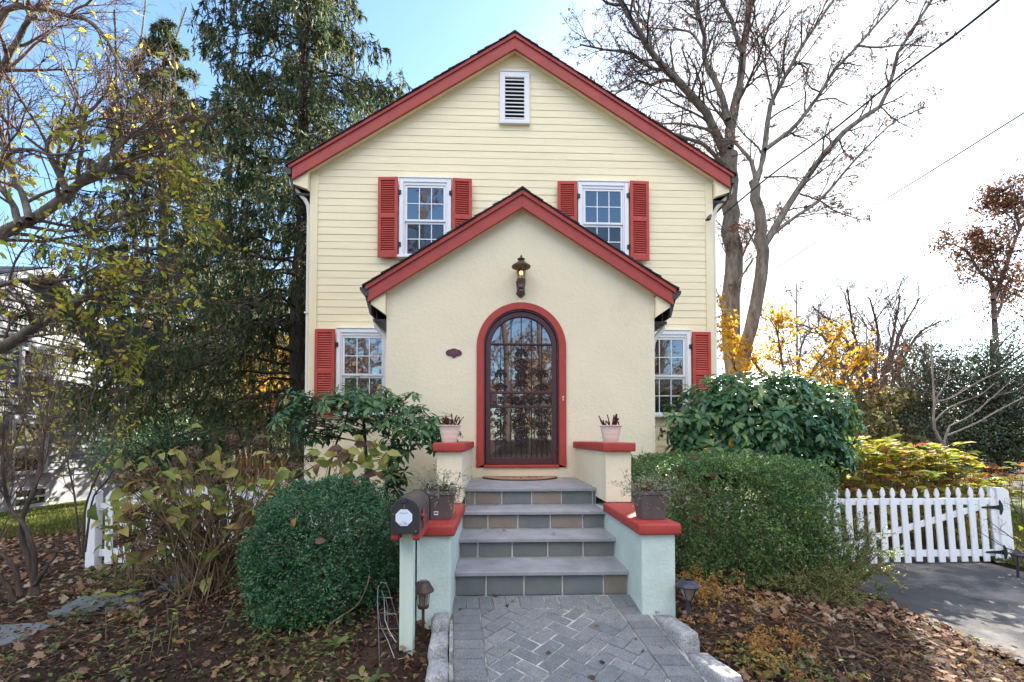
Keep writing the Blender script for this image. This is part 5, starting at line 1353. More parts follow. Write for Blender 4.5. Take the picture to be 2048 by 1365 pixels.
def weeds(name, label, cx, cy, n, seed, spread=.12, L=(.05, .10), h=(.05, .2), matl='weed'):
    rg = np.random.default_rng(seed); t = thing(name, label, 'plant', (cx, cy, float(gz(cx, cy)))); T = Tubes(); B = []; D = []
    for k in range(n):
        x, y = cx+rg.normal(0, spread), cy+rg.normal(0, spread); s0 = np.array([x, y, float(gz(x, y))]); e = s0+np.array([rg.normal(0, .05), rg.normal(0, .05), rg.uniform(*h)]); T.add(np.array([s0, (s0+e)/2, e]), np.array([.003, .0025, .002]), 3)
        for q in range(4):
            a = q*1.6+rg.uniform(0, .6); B.append(s0+(e-s0)*rg.uniform(.5, 1)); D.append(np.array([math.cos(a), math.sin(a), rg.uniform(-.1, .7)]))
    T.build('stems', M['stem_dry'], t); B = np.array(B); D = np.array(D); leaves('leaves', M[matl], B, D, UP+rg.normal(0, .3, B.shape), rg.uniform(*L, len(B)), .42, .12, .2, parent=t, detail=2)
weeds('seedling', 'light green seedling with upright leaves below the boxwood', -1.02, 2.98, 2, 71, .015, (.07, .10), (.05, .12))
weeds('yellow_weed', 'broad yellow-green leaves beside the foot of the mailbox post', -.70, 2.62, 4, 72, .06, (.06, .10), (.03, .10))
weeds('leafy_weed', 'patch of small green weeds at the lower left corner of the bed', -2.9, 2.75, 26, 73, .30, (.03, .06), (.05, .2))
weeds('leafy_weed', 'patch of pale weeds among leaves in front of the stepping slabs', -2.2, 3.05, 22, 74, .28, (.03, .06), (.05, .25))
weeds('leafy_weed', 'green weeds along the bed in front of the white fence end post', -3.9, 4.75, 26, 75, .30, (.03, .06), (.04, .14))
weeds('tall_weed', 'slender pale stem with lance leaves rising beside the stepping slabs', -2.85, 3.7, 4, 76, .03, (.09, .14), (.18, .34), 'hydrangea')

# bare creeping stem over the boxwood
bc = MB(); bc.tube(list(spline([at(739, 1150, 3.3), at(733, 1175, 3.25), at(715, 1210, 3.2), at(690, 1228, 3.1), at(660, 1250, 3.0), at(649, 1275, 2.95)], 18)), [.0035]*18, 5)
tag(bc.build('bare_vine', M['stem_dry']), 'thin bare brown vine trailing down the front of the boxwood', 'vine')
# sticks on the mulch
for k, (a, b_, lab) in enumerate((((1562, 1217), (1655, 1255), 'long pale straight stick on the mulch right of the path'), ((1677, 1236), (1738, 1247), 'short pale stick near the driveway edge'), ((1675, 1296), (1765, 1322), 'thick brown stick lying near the lower right corner'), ((1672, 1295), (1695, 1350), 'brown stick leaning across another at the lower right'))):
    def onground(px, py, h):
        z = -.3
        for _ in range(8):
            d = _R*((px-CXP)/F)+_U*((CYP-py)/F)+_F; tt = (z-EZ)/d[2]; p = np.array([0, 0, EZ])+d*tt; z = float(gz(p[0], p[1]))+h
        return p
    p0, p1 = onground(*a, .03), onground(*b_, .025); mb = MB(); mb.tube([p0, (p0+p1)/2+np.array([0, .01, .012]), p1], [.006+.004*(k > 1), .006+.003*(k > 1), .004], 6)
    tag(mb.build('stick', M['stem_dry'] if k < 2 else M['bark_red']), lab, 'stick', 'sticks on the mulch')

# ------------------------------------------------------------------ leaf litter, chips, grass
def maple_leaves(name, pos, size, matl, seed, flat=.25, parent=None, clamp=True):
    rg = np.random.default_rng(seed); n = len(pos)
    ang = np.array([-90, -50, -20, 5, 25, 48, 68, 90, 112, 132, 155, 175, 200, 230])*math.pi/180; rad = np.array([.25, .66, .55, .84, .60, .94, .66, 1.05, .66, .92, .60, .84, .55, .66])
    k = len(ang); base = np.stack([np.cos(ang)*rad, np.sin(ang)*rad], -1)
    yaw = rg.uniform(0, 6.28, n); tilt = rg.normal(0, flat, (n, 2)); curl = rg.uniform(-.5, .9, n); sc = size*rg.uniform(.65, 1.2, n)*.5
    c, s = np.cos(yaw), np.sin(yaw); X = base[None, :, 0]*c[:, None]-base[None, :, 1]*s[:, None]; Y = base[None, :, 0]*s[:, None]+base[None, :, 1]*c[:, None]
    X = X*rg.uniform(.75, 1, (n, 1)); fx = rg.uniform(0, 6.28, n)
    Zc = (X*np.cos(fx)[:, None]+Y*np.sin(fx)[:, None])**2*curl[:, None]*.55+X*tilt[:, :1]+Y*tilt[:, 1:]
    V = np.stack([X, Y, Zc], -1)*sc[:, None, None]+pos[:, None, :]; V[:, :, 2] = np.maximum(V[:, :, 2], gz(V[:, :, 0], V[:, :, 1])-.02) if clamp else V[:, :, 2]
    V = np.concatenate([V, pos[:, None, :]], 1); tri = np.array([[k, q, (q+1) % k] for q in range(k)]); Fm = (tri[None]+(np.arange(n)*(k+1))[:, None, None]).reshape(-1, 3); m_ = len(Fm)
    return np_mesh(name, V.reshape(-1, 3), Fm.ravel(), np.arange(m_)*3, np.full(m_, 3), matl, parent)
rg = np.random.default_rng(81)
def scatter(n, x0, x1, y0, y1):
    return np.stack([rg.uniform(x0, x1, n), rg.uniform(y0, y1, n)], -1)
def in_bed(p): return ~((p[:, 0] > -.47+.09*(3.56-p[:, 1])) & (p[:, 0] < 1.28+.09*(3.56-p[:, 1])) & (p[:, 1] < 3.6)) & ~((p[:, 0] > -.6) & (p[:, 0] < 1.33) & (p[:, 1] > 3.2)) & ~((p[:, 0] > 3.84) & (p[:, 0] < 6.55))
def clump(p, s, th):
    v = np.sin(p[:, 0]*s+1.3)*np.sin(p[:, 1]*s*1.2+.5)+.6*np.sin(p[:, 0]*s*2.3+p[:, 1]*s*1.9); return rg.random(len(p)) < np.clip(.35+v*.5+th, .05, 1)
P2 = np.concatenate([scatter(1500, -6, -.4, 2.2, 5.6), scatter(900, 1.1, 3.9, 2.2, 5.6), scatter(5200, -10, -3.6, 4.4, 9.4), scatter(900, -12, -4.2, 8, 12), scatter(500, 3.0, 3.95, 3.2, 5.2)]); P2 = P2[in_bed(P2)]; P2 = P2[clump(P2, 1.6, .1)]
pos = np.column_stack([P2, gz(P2[:, 0], P2[:, 1])+rg.uniform(.008, .04, len(P2))])
tag(maple_leaves('leaf_litter', pos, .085, M['litter'], 82), kind='stuff')
P2 = np.concatenate([np.stack([rg.normal(2.75, .45, 260), rg.normal(3.85, .18, 260)], -1), scatter(420, -5, -.5, 2.2, 5.0), scatter(240, 1.3, 3.8, 2.2, 4.2), scatter(2600, -9, -3.4, 4.4, 9.4)]); P2 = P2[in_bed(P2)]; pos = np.column_stack([P2, gz(P2[:, 0], P2[:, 1])+rg.uniform(.02, .05, len(P2))])
tag(maple_leaves('pale_leaf_litter', pos, .078, M['litter_pale'], 83, flat=.45), kind='stuff')
P2 = np.concatenate([scatter(60, 3.9, 6.4, 2.6, 5.7), scatter(20, -.3, 1.1, 2.2, 3.5)]); edge = np.where(P2[:, 0] > 3, rg.random(len(P2)) < np.exp(-(P2[:, 0]-3.85)*1.2)+.12, True); P2 = P2[edge]; pos = np.column_stack([P2, np.where(P2[:, 0] > 3, -.40, -.012-.118*(3.56-P2[:, 1])+.006)])
tag(maple_leaves('scattered_leaves', pos, .055, M['litter'], 84, flat=.12, clamp=False), kind='stuff')
P3 = scatter(9000, -5, 3.9, 2.1, 5.6); P3 = P3[in_bed(P3)]
pos = np.column_stack([P3, gz(P3[:, 0], P3[:, 1])+rg.uniform(.0, .022, len(P3))]); n = len(pos)
tag(leaves('mulch_chips', M['chips'], pos, rdir(n, rg)*np.array([1, 1, .25]), UP+rg.normal(0, .5, (n, 3)), rg.uniform(.012, .05, n), .28, .1, .1), kind='stuff')
P4 = np.concatenate([scatter(4200, -4.5, -.4, 2.1, 4.6), scatter(4200, 1.2, 3.8, 2.1, 4.2)]); P4 = P4[in_bed(P4)]
pos = np.column_stack([P4, gz(P4[:, 0], P4[:, 1])+rg.uniform(.005, .04, len(P4))]); n = len(pos)
tag(leaves('leaf_debris', M['litter'], pos, rdir(n, rg)*np.array([1, 1, .35]), UP+rg.normal(0, .6, (n, 3)), rg.uniform(.02, .06, n), .45, .2, .3), kind='stuff')
T = Tubes()
for k in range(420):
    if k < 150: x, y = rg.uniform(-4.2, -.6), rg.uniform(2.3, 4.2)
    else: x, y = rg.uniform(1.3, 3.6), rg.uniform(2.25, 3.6)
    z = float(gz(x, y)); a = rg.uniform(0, 6.28); ln = rg.uniform(.08, .3); d = np.array([math.cos(a), math.sin(a), rg.uniform(-.05, .35)])*ln; p = np.array([x, y, z+.015]); T.add(spline([p, p+d*.5+rg.normal(0, .015, 3)+UP*.01, p+d], 5), np.linspace(.0022, .0012, 5), 3)
tag(T.build('dry_twig_litter', M['stem_dry']), kind='stuff')
P5 = np.concatenate([scatter(5200, -4.8, -.9, 2.1, 3.5), scatter(2600, -4.6, -3.2, 3.5, 5.4), scatter(900, 1.4, 2.4, 2.2, 2.9)]); P5 = P5[in_bed(P5)]; P5 = P5[clump(P5+7.3, 2.1, -.12)]
pos = np.column_stack([P5, gz(P5[:, 0], P5[:, 1])+rg.uniform(.01, .10, len(P5))]); n = len(pos)
tag(leaves('ground_cover', M['weed'], pos, rdir(n, rg)*np.array([1, 1, .3])+UP*.15, UP+rg.normal(0, .4, (n, 3)), rg.uniform(.02, .052, n), .5, .12, .2), kind='stuff')
def grass(name, n, x0, x1, y0, y1, h, seed):
    rg2 = np.random.default_rng(seed); p = np.stack([rg2.uniform(x0, x1, n), rg2.uniform(y0, y1, n)], -1); pos = np.column_stack([p, gz(p[:, 0], p[:, 1])+.03])
    d = np.column_stack([rg2.normal(0, .45, (n, 2)), np.ones(n)]); tag(leaves(name, M['grass'], pos, d, rdir(n, rg2), rg2.uniform(*h, n), .10, .05, .3), kind='stuff')
grass('grass', 30000, -13, -4.6, 8.3, 14, (.04, .09), 91)
grass('lawn_grass', 26000, 6.6, 11, 4.5, 10.5, (.04, .08), 92)
grass('verge_grass', 3500, 6.42, 6.75, 3.2, 6.2, (.03, .07), 93)
for (px, py, lab, s, mm, sf) in ((993, 1196, 'curled brown maple leaf on the brick path by the bottom step', .085, 'oak_brown', -.022), (1268, 1190, 'yellow-brown leaf at the right end of the bottom step', .06, 'rhodo_yellow', -.02), (1107, 1069, 'dull green leaf lying on the second tread', .055, 'weed', .349), (1010, 1064, 'flat tan leaf on the second tread', .06, 'litter_pale', .349), (1350, 1293, 'small dark red leaf on the path by the right edging', .035, 'stem_red', -.12), (1870, 1222, 'curled pale leaf on the sunlit driveway', .10, 'litter_pale', -.40), (1918, 1300, 'orange leaf at the driveway edge', .09, 'rhodo_yellow', -.38), (1725, 1275, 'large green maple leaf on the mulch near the driveway', .14, 'weed', -.30), (1445, 1290, 'pale green leaf beside the dark round-capped light', .10, 'weed', -.15)):
    d = _R*((px-CXP)/F)+_U*((CYP-py)/F)+_F; p = np.array([0, 0, EZ])+d*((sf-EZ)/d[2]); p[2] = sf+.012
    o = maple_leaves('fallen_leaf', np.array([[p[0], p[1], p[2]]]), s, M[mm], px, .12, clamp=sf < -.2)
    tag(o, lab, 'leaf', 'single fallen leaves')

# ------------------------------------------------------------------ trees
def W(pts, Y, dY=0):
    n = len(pts); return [at(x, y, Y+dY*k/max(1, n-1)) for k, (x, y) in enumerate(pts)]
# ---- the big bare tree behind the driveway, left trunk
def bare_leaves(t, root, matl, per, L, seed, W_=.55, name='leaves', keep=1):
    rg = np.random.default_rng(seed); B = t.leafpts(per, keep=keep)
    return leaves(name, matl, B, nrm(rdir(len(B), rg)-UP*.5), rdir(len(B), rg), rg.uniform(*L, len(B)), W_, .15, .3, parent=root)
ta = thing('bare_tree', 'large bare tree with a stout forked trunk rising behind the right roof corner', 'tree', (7.0, 14, -.4), 'bare trees behind the driveway')
t = Tree(101, wob=.16, trop=(0, 0, .04), spread=.75, nch=(0, 6, 7, 9), ratio=.60, minr=.0045)
t.limb(W([(1462, 960), (1466, 800), (1467, 600), (1465, 480), (1460, 400), (1457, 330), (1455, 300)], 14), .285, .22, 0, 0, 16, sides=14)
LA = [([(1455, 305), (1462, 250), (1478, 180), (1488, 100), (1495, 30), (1507, -70), (1520, -170)], 2.0, .25, .12, 3, 4.2, 12),
      ([(1452, 310), (1423, 247), (1398, 207), (1349, 160), (1304, 107), (1269, 47), (1225, -20), (1180, -80)], -1.5, .21, .07, 3, 3.6, 14),
      ([(1456, 240), (1436, 174), (1411, 127), (1408, 72), (1398, 30), (1392, -40)], 1.0, .15, .08, 3, 3.0, 9),
      ([(1349, 160), (1330, 140), (1304, 137), (1261, 107), (1209, 100), (1160, 90)], -1.2, .085, .035, 3, 2.2, 9),
      ([(1355, 165), (1325, 160), (1300, 170), (1275, 162), (1245, 180), (1205, 205)], -1.0, .07, .03, 3, 2.0, 9),
      ([(1450, 330), (1436, 319), (1408, 291), (1361, 274), (1320, 262)], -1.8, .12, .05, 3, 2.0, 7),
      ([(1446, 295), (1423, 264), (1369, 249), (1321, 249), (1280, 262)], -1.4, .075, .03, 3, 1.8, 7),
      ([(1408, 100), (1380, 65), (1340, 60), (1295, 55)], 1.2, .06, .03, 3, 1.8, 6),
      ([(1304, 107), (1295, 60), (1270, 20), (1265, -40)], .8, .09, .04, 3, 2.4, 7),
      ([(1398, 40), (1385, 10), (1350, -20)], .2, .07, .04, 3, 2.2, 5),
      ([(1485, 110), (1462, 40), (1440, 0), (1420, -50)], 1.2, .11, .05, 3, 2.8, 7),
      ([(1462, 480), (1440, 450), (1425, 435)], -.6, .03, .012, 2, .8, 5), ([(1470, 560), (1490, 500), (1520, 450), (1560, 430)], -.5, .06, .02, 3, 1.4, 8),
      ([(1466, 530), (1448, 500), (1436, 470)], -.4, .03, .012, 2, .8, 5), ([(1470, 640), (1440, 600), (1428, 560)], .4, .04, .015, 2, 1.0, 5)]
for pts, dY, r0, r1, lv, L, nc in LA: t.limb(W(pts, 14, dY), r0*.66, r1*.6, lv, L, 16, int(nc*1.7), .12)
t.finish(ta, M['bark_big'], M['bark_dark']); bare_leaves(t, ta, M['brown_speck'], .40, (.06, .11), 1)
# ---- slimmer tree beside it, leaning right
tb = thing('bare_tree', 'slender bare tree to the right of the stout one with long limbs leaning right', 'tree', (7.6, 13.2, -.4), 'bare trees behind the driveway')
t = Tree(102, wob=.14, trop=(.05, 0, .03), spread=.62, nch=(0, 6, 6, 8), ratio=.60, minr=.0045)
t.limb(W([(1478, 900), (1482, 760), (1491, 687), (1516, 589), (1523, 480), (1523, 457), (1516, 400), (1512, 359)], 13.2), .215, .13, 0, 0, 16, sides=12)
LB = [([(1512, 362), (1505, 330), (1491, 309), (1463, 281), (1440, 284)], .5, .10, .05, 3, 1.8, 5), ([(1513, 362), (1527, 309), (1541, 211), (1565, 165), (1597, 105), (1640, 40), (1690, -30)], 1.0, .13, .05, 3, 2.8, 12),
      ([(1530, 300), (1583, 260), (1612, 225), (1639, 190), (1667, 144), (1716, 91), (1787, 10), (1840, -50)], 1.5, .10, .045, 3, 2.6, 12),
      ([(1521, 500), (1541, 471), (1575, 415), (1611, 359), (1653, 302), (1709, 246), (1759, 214), (1783, 165), (1797, 105), (1853, 17), (1890, -40)], .6, .17, .05, 3, 2.8, 14),
      ([(1545, 470), (1590, 435), (1639, 401), (1692, 341), (1730, 299), (1790, 243), (1850, 215)], -.5, .075, .025, 3, 1.8, 10),
      ([(1600, 388), (1640, 402), (1665, 420), (1720, 440)], .3, .04, .02, 3, 1.2, 6), ([(1528, 355), (1580, 355), (1620, 375)], .4, .04, .015, 2, 1.0, 6),
      ([(1505, 520), (1480, 560), (1475, 575)], .3, .05, .03, 2, .8, 3), ([(1523, 520), (1500, 470), (1480, 455)], -.3, .05, .02, 3, 1.0, 5),
      ([(1548, 210), (1535, 150), (1518, 90), (1500, 60)], .4, .05, .025, 3, 2.0, 7), ([(1567, 165), (1550, 120), (1530, 95)], .3, .04, .02, 3, 1.6, 5), ([(1760, 212), (1790, 240), (1830, 260)], .3, .03, .015, 2, 1.0, 4),
      ([(1715, 92), (1760, 95), (1810, 90), (1870, 95)], .5, .045, .02, 3, 1.6, 6)]
for pts, dY, r0, r1, lv, L, nc in LB: t.limb(W(pts, 13.2, dY), r0*.68, r1*.62, lv, L, 16, int(nc*1.7), .12)
t.finish(tb, M['bark_big'], M['bark_dark']); bare_leaves(t, tb, M['brown_speck'], .38, (.06, .11), 2)

# ---- golden maple by the right corner of the house
tm = thing('golden_maple', 'young maple with sunlit golden leaves at the right corner of the house', 'tree', (7.9, 12.3, -.4))
t = Tree(103, wob=.14, trop=(0, 0, .05), spread=.75, nch=(0, 4, 5, 5), ratio=.6, minr=.004)
for pts, dY in [([(1560, 900), (1540, 780), (1490, 700), (1450, 650)], -.4), ([(1565, 900), (1570, 780), (1560, 700), (1550, 640)], .3), ([(1570, 900), (1600, 790), (1640, 720), (1680, 670)], .2), ([(1560, 900), (1520, 800), (1470, 740), (1440, 600)], .5), ([(1568, 900), (1620, 800), (1690, 760), (1730, 720)], -.3)]:
    t.limb(W(pts, 12.3, dY), .05, .016, 2, 1.35, 14, 9, .3)
t.finish(tm, M['bark_dark'], M['bark_dark']); rg = np.random.default_rng(3); B = t.leafpts(8.5, .12)
leaves('leaves', M['maple_gold'], B, nrm(rdir(len(B), rg)-UP*.4), rdir(len(B), rg)+UP*.5, rg.uniform(.07, .145, len(B)), .85, .15, .3, parent=tm)

# ---- bare multi-stemmed trees in the right background
def bgtree(label, px, Y, top, seed, spreadpx=110, stems=4, lv=3, L=2.6, name='bare_tree', matl=None, per=0, LL=(.08, .14), base_y=960, bark='bark_red', group='bare trees in the right background', r=.09, nch=7):
    b = at(px, base_y, Y); root = thing(name, label, 'tree', (b[0], Y, float(gz(b[0], Y))), group)
    t = Tree(seed, wob=.17, trop=(.03, 0, .05), spread=.6, nch=(0, 5, 6, 7), ratio=.62, minr=.0055); g = t.rng
    for k in range(stems):
        o = (k-(stems-1)/2)/max(1, stems-1)*2; z0 = float(gz(b[0], Y)); bx = at(px+o*8, base_y, Y); bx[2] = z0-.1
        P_ = [bx, at(px+o*spreadpx*.15+g.normal(0, 8), base_y-(base_y-top)*.35, Y), at(px+o*spreadpx*.5+g.normal(0, 12), base_y-(base_y-top)*.7, Y+g.normal(0, .5)), at(px+o*spreadpx*.95+g.normal(0, 15), top+abs(o)*50+g.uniform(0, 40), Y+g.normal(0, 1))]
        t.limb(P_, r, r*.25, lv, L, 14, nch, .25)
    t.finish(root, M[bark], M[bark])
    if matl: bare_leaves(t, root, M[matl], per*.45, LL, seed+500, .7)
    return root
bgtree('bare spreading tree standing against the white sky right of the golden maple', 1745, 15.5, 560, 111, 165, 7, L=2.8, nch=10)
bgtree('thin bare sapling with a few yellow leaves behind the golden maple', 1660, 16.5, 620, 112, 60, 3, L=1.6, matl='brush', per=.7, r=.06)
bgtree('bare many-branched sapling left of the dark holly', 1810, 14.5, 640, 113, 60, 3, L=1.6, matl='brush', per=.5, r=.06)
bgtree('thin bare tree between the two tall trunks and the golden maple', 1590, 19, 560, 114, 70, 3, L=2.0, r=.07, matl='brown_speck', per=.5)
bgtree('leggy sapling hung with greenish leaves behind the dense rhododendron', 1700, 12.5, 760, 115, 70, 4, L=1.2, matl='brush', per=2.6, r=.035)
bgtree('scrubby greenish sapling in front of the dark holly', 1775, 11.5, 770, 116, 80, 5, L=1.1, matl='brush', per=2.6, r=.03)
bgtree('low scrubby bush of olive leaves beneath the bare spreading tree', 1740, 10.3, 830, 117, 90, 5, L=.9, matl='brush', per=3.0, r=.025)
bgtree('thin grey sapling at the edge of the dark holly', 1850, 13.2, 660, 118, 50, 3, L=1.5, matl='brown_speck', per=.4, r=.05)
# ---- dark holly
def mass(name, label, cat, blobs, n, matl, seed, L, W_=.5, trunk=None, bark='bark_dark', group=None, detail=1, inner=.35, droop=.2):
    """evergreen crown of several irregular lobes around a branching trunk"""
    rg = np.random.default_rng(seed); c0 = blobs[0][0]; root = thing(name, label, cat, (c0[0], c0[1], float(gz(c0[0], c0[1]))), group); B = []; dd = []
    vol = np.array([b[1][0]*b[1][2] for b in blobs]); vol = vol/vol.sum(); T = Tubes()
    base = np.array([c0[0], c0[1], float(gz(c0[0], c0[1]))-.1]); top = max((b[0][2]+b[1][2]*.5 for b in blobs))
    T.add(spline([base, np.array([c0[0]+.1, c0[1], base[2]*.5+top*.5]), np.array([c0[0], c0[1], top])], 10), np.linspace(.13, .03, 10), 8)
    for (c, r), v in zip(blobs, vol):
        m_ = int(n*v); nc = max(12, m_//34); cc, d = shell_pts(nc, c, r, rg, inner)
        for q in range(nc):
            e = cc[q]; k = 34; sp = rg.uniform(.14, .30)*min(1.3, np.mean(r)); off = rg.normal(0, 1, (k, 3))*[sp, sp, sp*.55]; B.append(e+off); dd.append(np.repeat(d[q:q+1], k, 0))
            if q % 2 == 0:
                s_ = base+(np.array([c0[0], c0[1], top])-base)*min(.95, max(.1, (e[2]-base[2])/(top-base[2])*.75)); T.add(spline([s_, (s_+e)/2+rg.normal(0, .1, 3), e], 6), np.linspace(.022, .005, 6), 4)
    B = np.concatenate(B); dd = np.concatenate(dd); k = B[:, 2] > gz(B[:, 0], B[:, 1])+.02; B, dd = B[k], dd[k]
    T.build('trunk', M[bark], root)
    leaves('crown', matl, B, nrm(dd*.5+rg.normal(0, .8, B.shape)), UP*.6+dd*.5+rg.normal(0, .5, B.shape), rg.uniform(*L, len(B)), W_, .12, droop, parent=root, detail=detail); return root
A = lambda px, py, Y: at(px, py, Y)
mass('holly_tree', 'dark glossy holly filling the right edge behind the golden hydrangea', 'tree', [(A(1985, 800, 11), (1.5, 1.2, 1.3)), (A(2060, 740, 11.3), (1.5, 1.3, 1.45)), (A(1900, 800, 11.4), (1.0, 1.0, 1.1)), (A(2080, 860, 10.6), (1.4, 1.0, 1.1)), (A(1960, 880, 10.6), (1.5, .9, .8)), (A(1870, 740, 11.8), (.6, .8, .8)), (A(1830, 860, 11.2), (.7, .8, .7))], 30000, M['holly'], 121, (.05, .09))
# ---- russet oak upper right
to = thing('russet_oak', 'russet-leaved oak leaning in at the upper right above the holly', 'tree', (18.5, 17, -.5))
t = Tree(122, wob=.16, trop=(.02, 0, .02), spread=.7, nch=(0, 5, 6, 6), ratio=.60, minr=.006)
for pts, r0, r1, L in [([(1998, 900), (1995, 780), (1990, 660), (1983, 570), (1960, 545), (1930, 500), (1890, 485)], .16, .05, 2.0), ([(1986, 600), (2010, 540), (2030, 480), (2060, 420), (2090, 360)], .12, .05, 2.6), ([(1990, 640), (2005, 600), (1995, 560), (1980, 500), (1965, 470)], .07, .03, 1.8), ([(2040, 460), (2030, 420), (2010, 400)], .07, .03, 2.0), ([(2060, 420), (2100, 420), (2150, 440)], .08, .04, 2.6), ([(1985, 560), (2030, 560), (2090, 580)], .07, .03, 2.4)]:
    t.limb(W(pts, 17, .5), r0*.8, r1*.3, 3, L, 14, 10, .3)
t.finish(to, M['bark_red'], M['bark_red']); rg = np.random.default_rng(4); B = t.leafpts(4.6, .16); B = B[(B[:, 0] > 16.2+(B[:, 2] < 6)*.9)]
leaves('leaves', M['oak_brown'], B, nrm(rdir(len(B), rg)-UP*.3), rdir(len(B), rg)+UP*.4, rg.uniform(.09, .16, len(B)), .5, .15, .3, parent=to)
# ---- small bare pale tree in front of the holly
tp = thing('small_bare_tree', 'small bare tree with pale upswept branches in front of the dark holly', 'tree', (8.3, 8.9, -.4))
t = Tree(123, wob=.10, trop=(.06, 0, .03), spread=.45, nch=(0, 4, 4, 3), ratio=.6, minr=.003)
for pts, r0, r1 in [([(1888, 960), (1887, 900), (1886, 885)], .045, .04), ([(1886, 888), (1868, 855), (1868, 800), (1866, 760), (1862, 700), (1862, 655)], .030, .007), ([(1887, 888), (1898, 855), (1905, 850), (1940, 832), (1980, 800), (2030, 755)], .022, .006), ([(1893, 872), (1950, 848), (1985, 828), (2048, 795), (2090, 775)], .020, .007), ([(1870, 842), (1900, 815), (1960, 790), (1988, 768)], .016, .005), ([(1868, 805), (1905, 795), (1950, 768), (1995, 745), (2030, 727)], .016, .005), ([(1868, 805), (1895, 760), (1900, 740), (1925, 725)], .014, .004), ([(1955, 825), (1985, 795), (2035, 782)], .010, .004), ([(1905, 795), (1935, 770), (1950, 745)], .009, .004)]:
    t.limb(W(pts, 8.9), r0, r1, 1 if r0 < .04 else 0, .7, 12, 5, .3)
t.finish(tp, bark_mat('pale_smooth_bark', (.16, .12, .11), (.33, .27, .25), 20), M['stem_dry'])

# ---- spruces
def spruce(label, x, y, H, R0, seed, nb=120, lean=0, zmin=1.0, tr=.27, tip_r=.15, dens=1.0):
    rg = np.random.default_rng(seed); z0 = float(gz(x, y)); root = thing('spruce', label, 'tree', (x, y, z0), 'tall spruces left of the house')
    T = Tubes(); Bt = Tubes(); B = []; D = []
    zs = np.linspace(0, H, 16); Tp = np.column_stack([x+lean*(zs/H)**1.5+.05*np.sin(zs), np.full(16, y), z0-.2+zs]); T.add(Tp, np.linspace(tr, .02, 16), 12)
    for k in range(nb):
        f = ((k+rg.random())/nb)**1.0; h = zmin+(H-zmin)*f; p0 = np.array([np.interp(h, zs, Tp[:, 0]), y, z0+h]); a = k*2.4+rg.normal(0, .3)
        R1 = R0*(1-f)**.75*rg.uniform(.45, 1.2)+tip_r; out = np.array([math.cos(a), math.sin(a), 0])
        # limb: falls then sweeps up at the end
        droop = .30*(1-f)+.02; P_ = [p0, p0+out*R1*.35+UP*R1*(.05-.2*droop), p0+out*R1*.72-UP*R1*droop*.75, p0+out*R1-UP*R1*droop*.55]
        br = spline(P_, 12)+rg.normal(0, .02*R1/2, (12, 3)); Bt.add(br, np.linspace(.035*(1-f)+.010, .005, 12), 5)
        side = np.array([-out[1], out[0], 0]); m_ = int((15+R1*19)*dens)
        for q in range(m_):
            s = rg.uniform(.12, 1)**.8; g_ = s*11; i0 = min(10, int(g_)); p = br[i0]+(br[i0+1]-br[i0])*(g_-i0); sd = rg.choice([-1, 1])
            # side shoot then hanging branchlet
            ln = R1*.30*(1-s*.55)*rg.uniform(.3, 1.1); e = p+side*sd*ln+out*ln*.5-UP*ln*.18; hang = rg.uniform(.12, .52)*(1.1-f*.6)
            tip = e-UP*hang+out*hang*.12+rg.normal(0, .04, 3)
            pts = np.array([p, (p+e)/2+rg.normal(0, .02, 3), e, (e+tip)/2+out*.02, tip]); Bt.add(pts, np.array([.006, .005, .004, .003, .002]), 3)
            for w in range(15):
                u = rg.uniform(.8, 4); i1 = min(3, int(u)); pp = pts[i1]+(pts[i1+1]-pts[i1])*(u-i1); dr = nrm(pts[i1+1]-pts[i1])
                B.append(pp); D.append(nrm(dr*.9+rg.normal(0, .30, 3)-UP*.45))
    T.build('trunk', M['bark_spruce'], root); Bt.build('boughs', M['bark_spruce'], root)
    B = np.array(B); D = np.array(D); leaves('needle_sprays', M['needles'], B, D, rdir(len(B), rg), rg.uniform(.07, .19, len(B)), .145, .1, .3, parent=root); return root
sx_ = at(598, 880, 11.2); spruce('massive dark spruce with hanging sprays close to the left side of the house', sx_[0], 11.2, 18.5, 3.7, 131, nb=190, lean=.1, zmin=2.3, dens=1.0)
s2 = at(326, 700, 13.5); spruce('narrower pointed spruce standing behind and left of the massive one', s2[0], 13.5, 14.2, 3.1, 132, nb=125, lean=-.2, zmin=2.6, tr=.24, dens=.95)
s3 = at(455, 700, 16.5); spruce('lower spruce filling the gap between the other two', s3[0], 16.5, 15.2, 3.0, 133, nb=95, zmin=5.0, dens=.75)

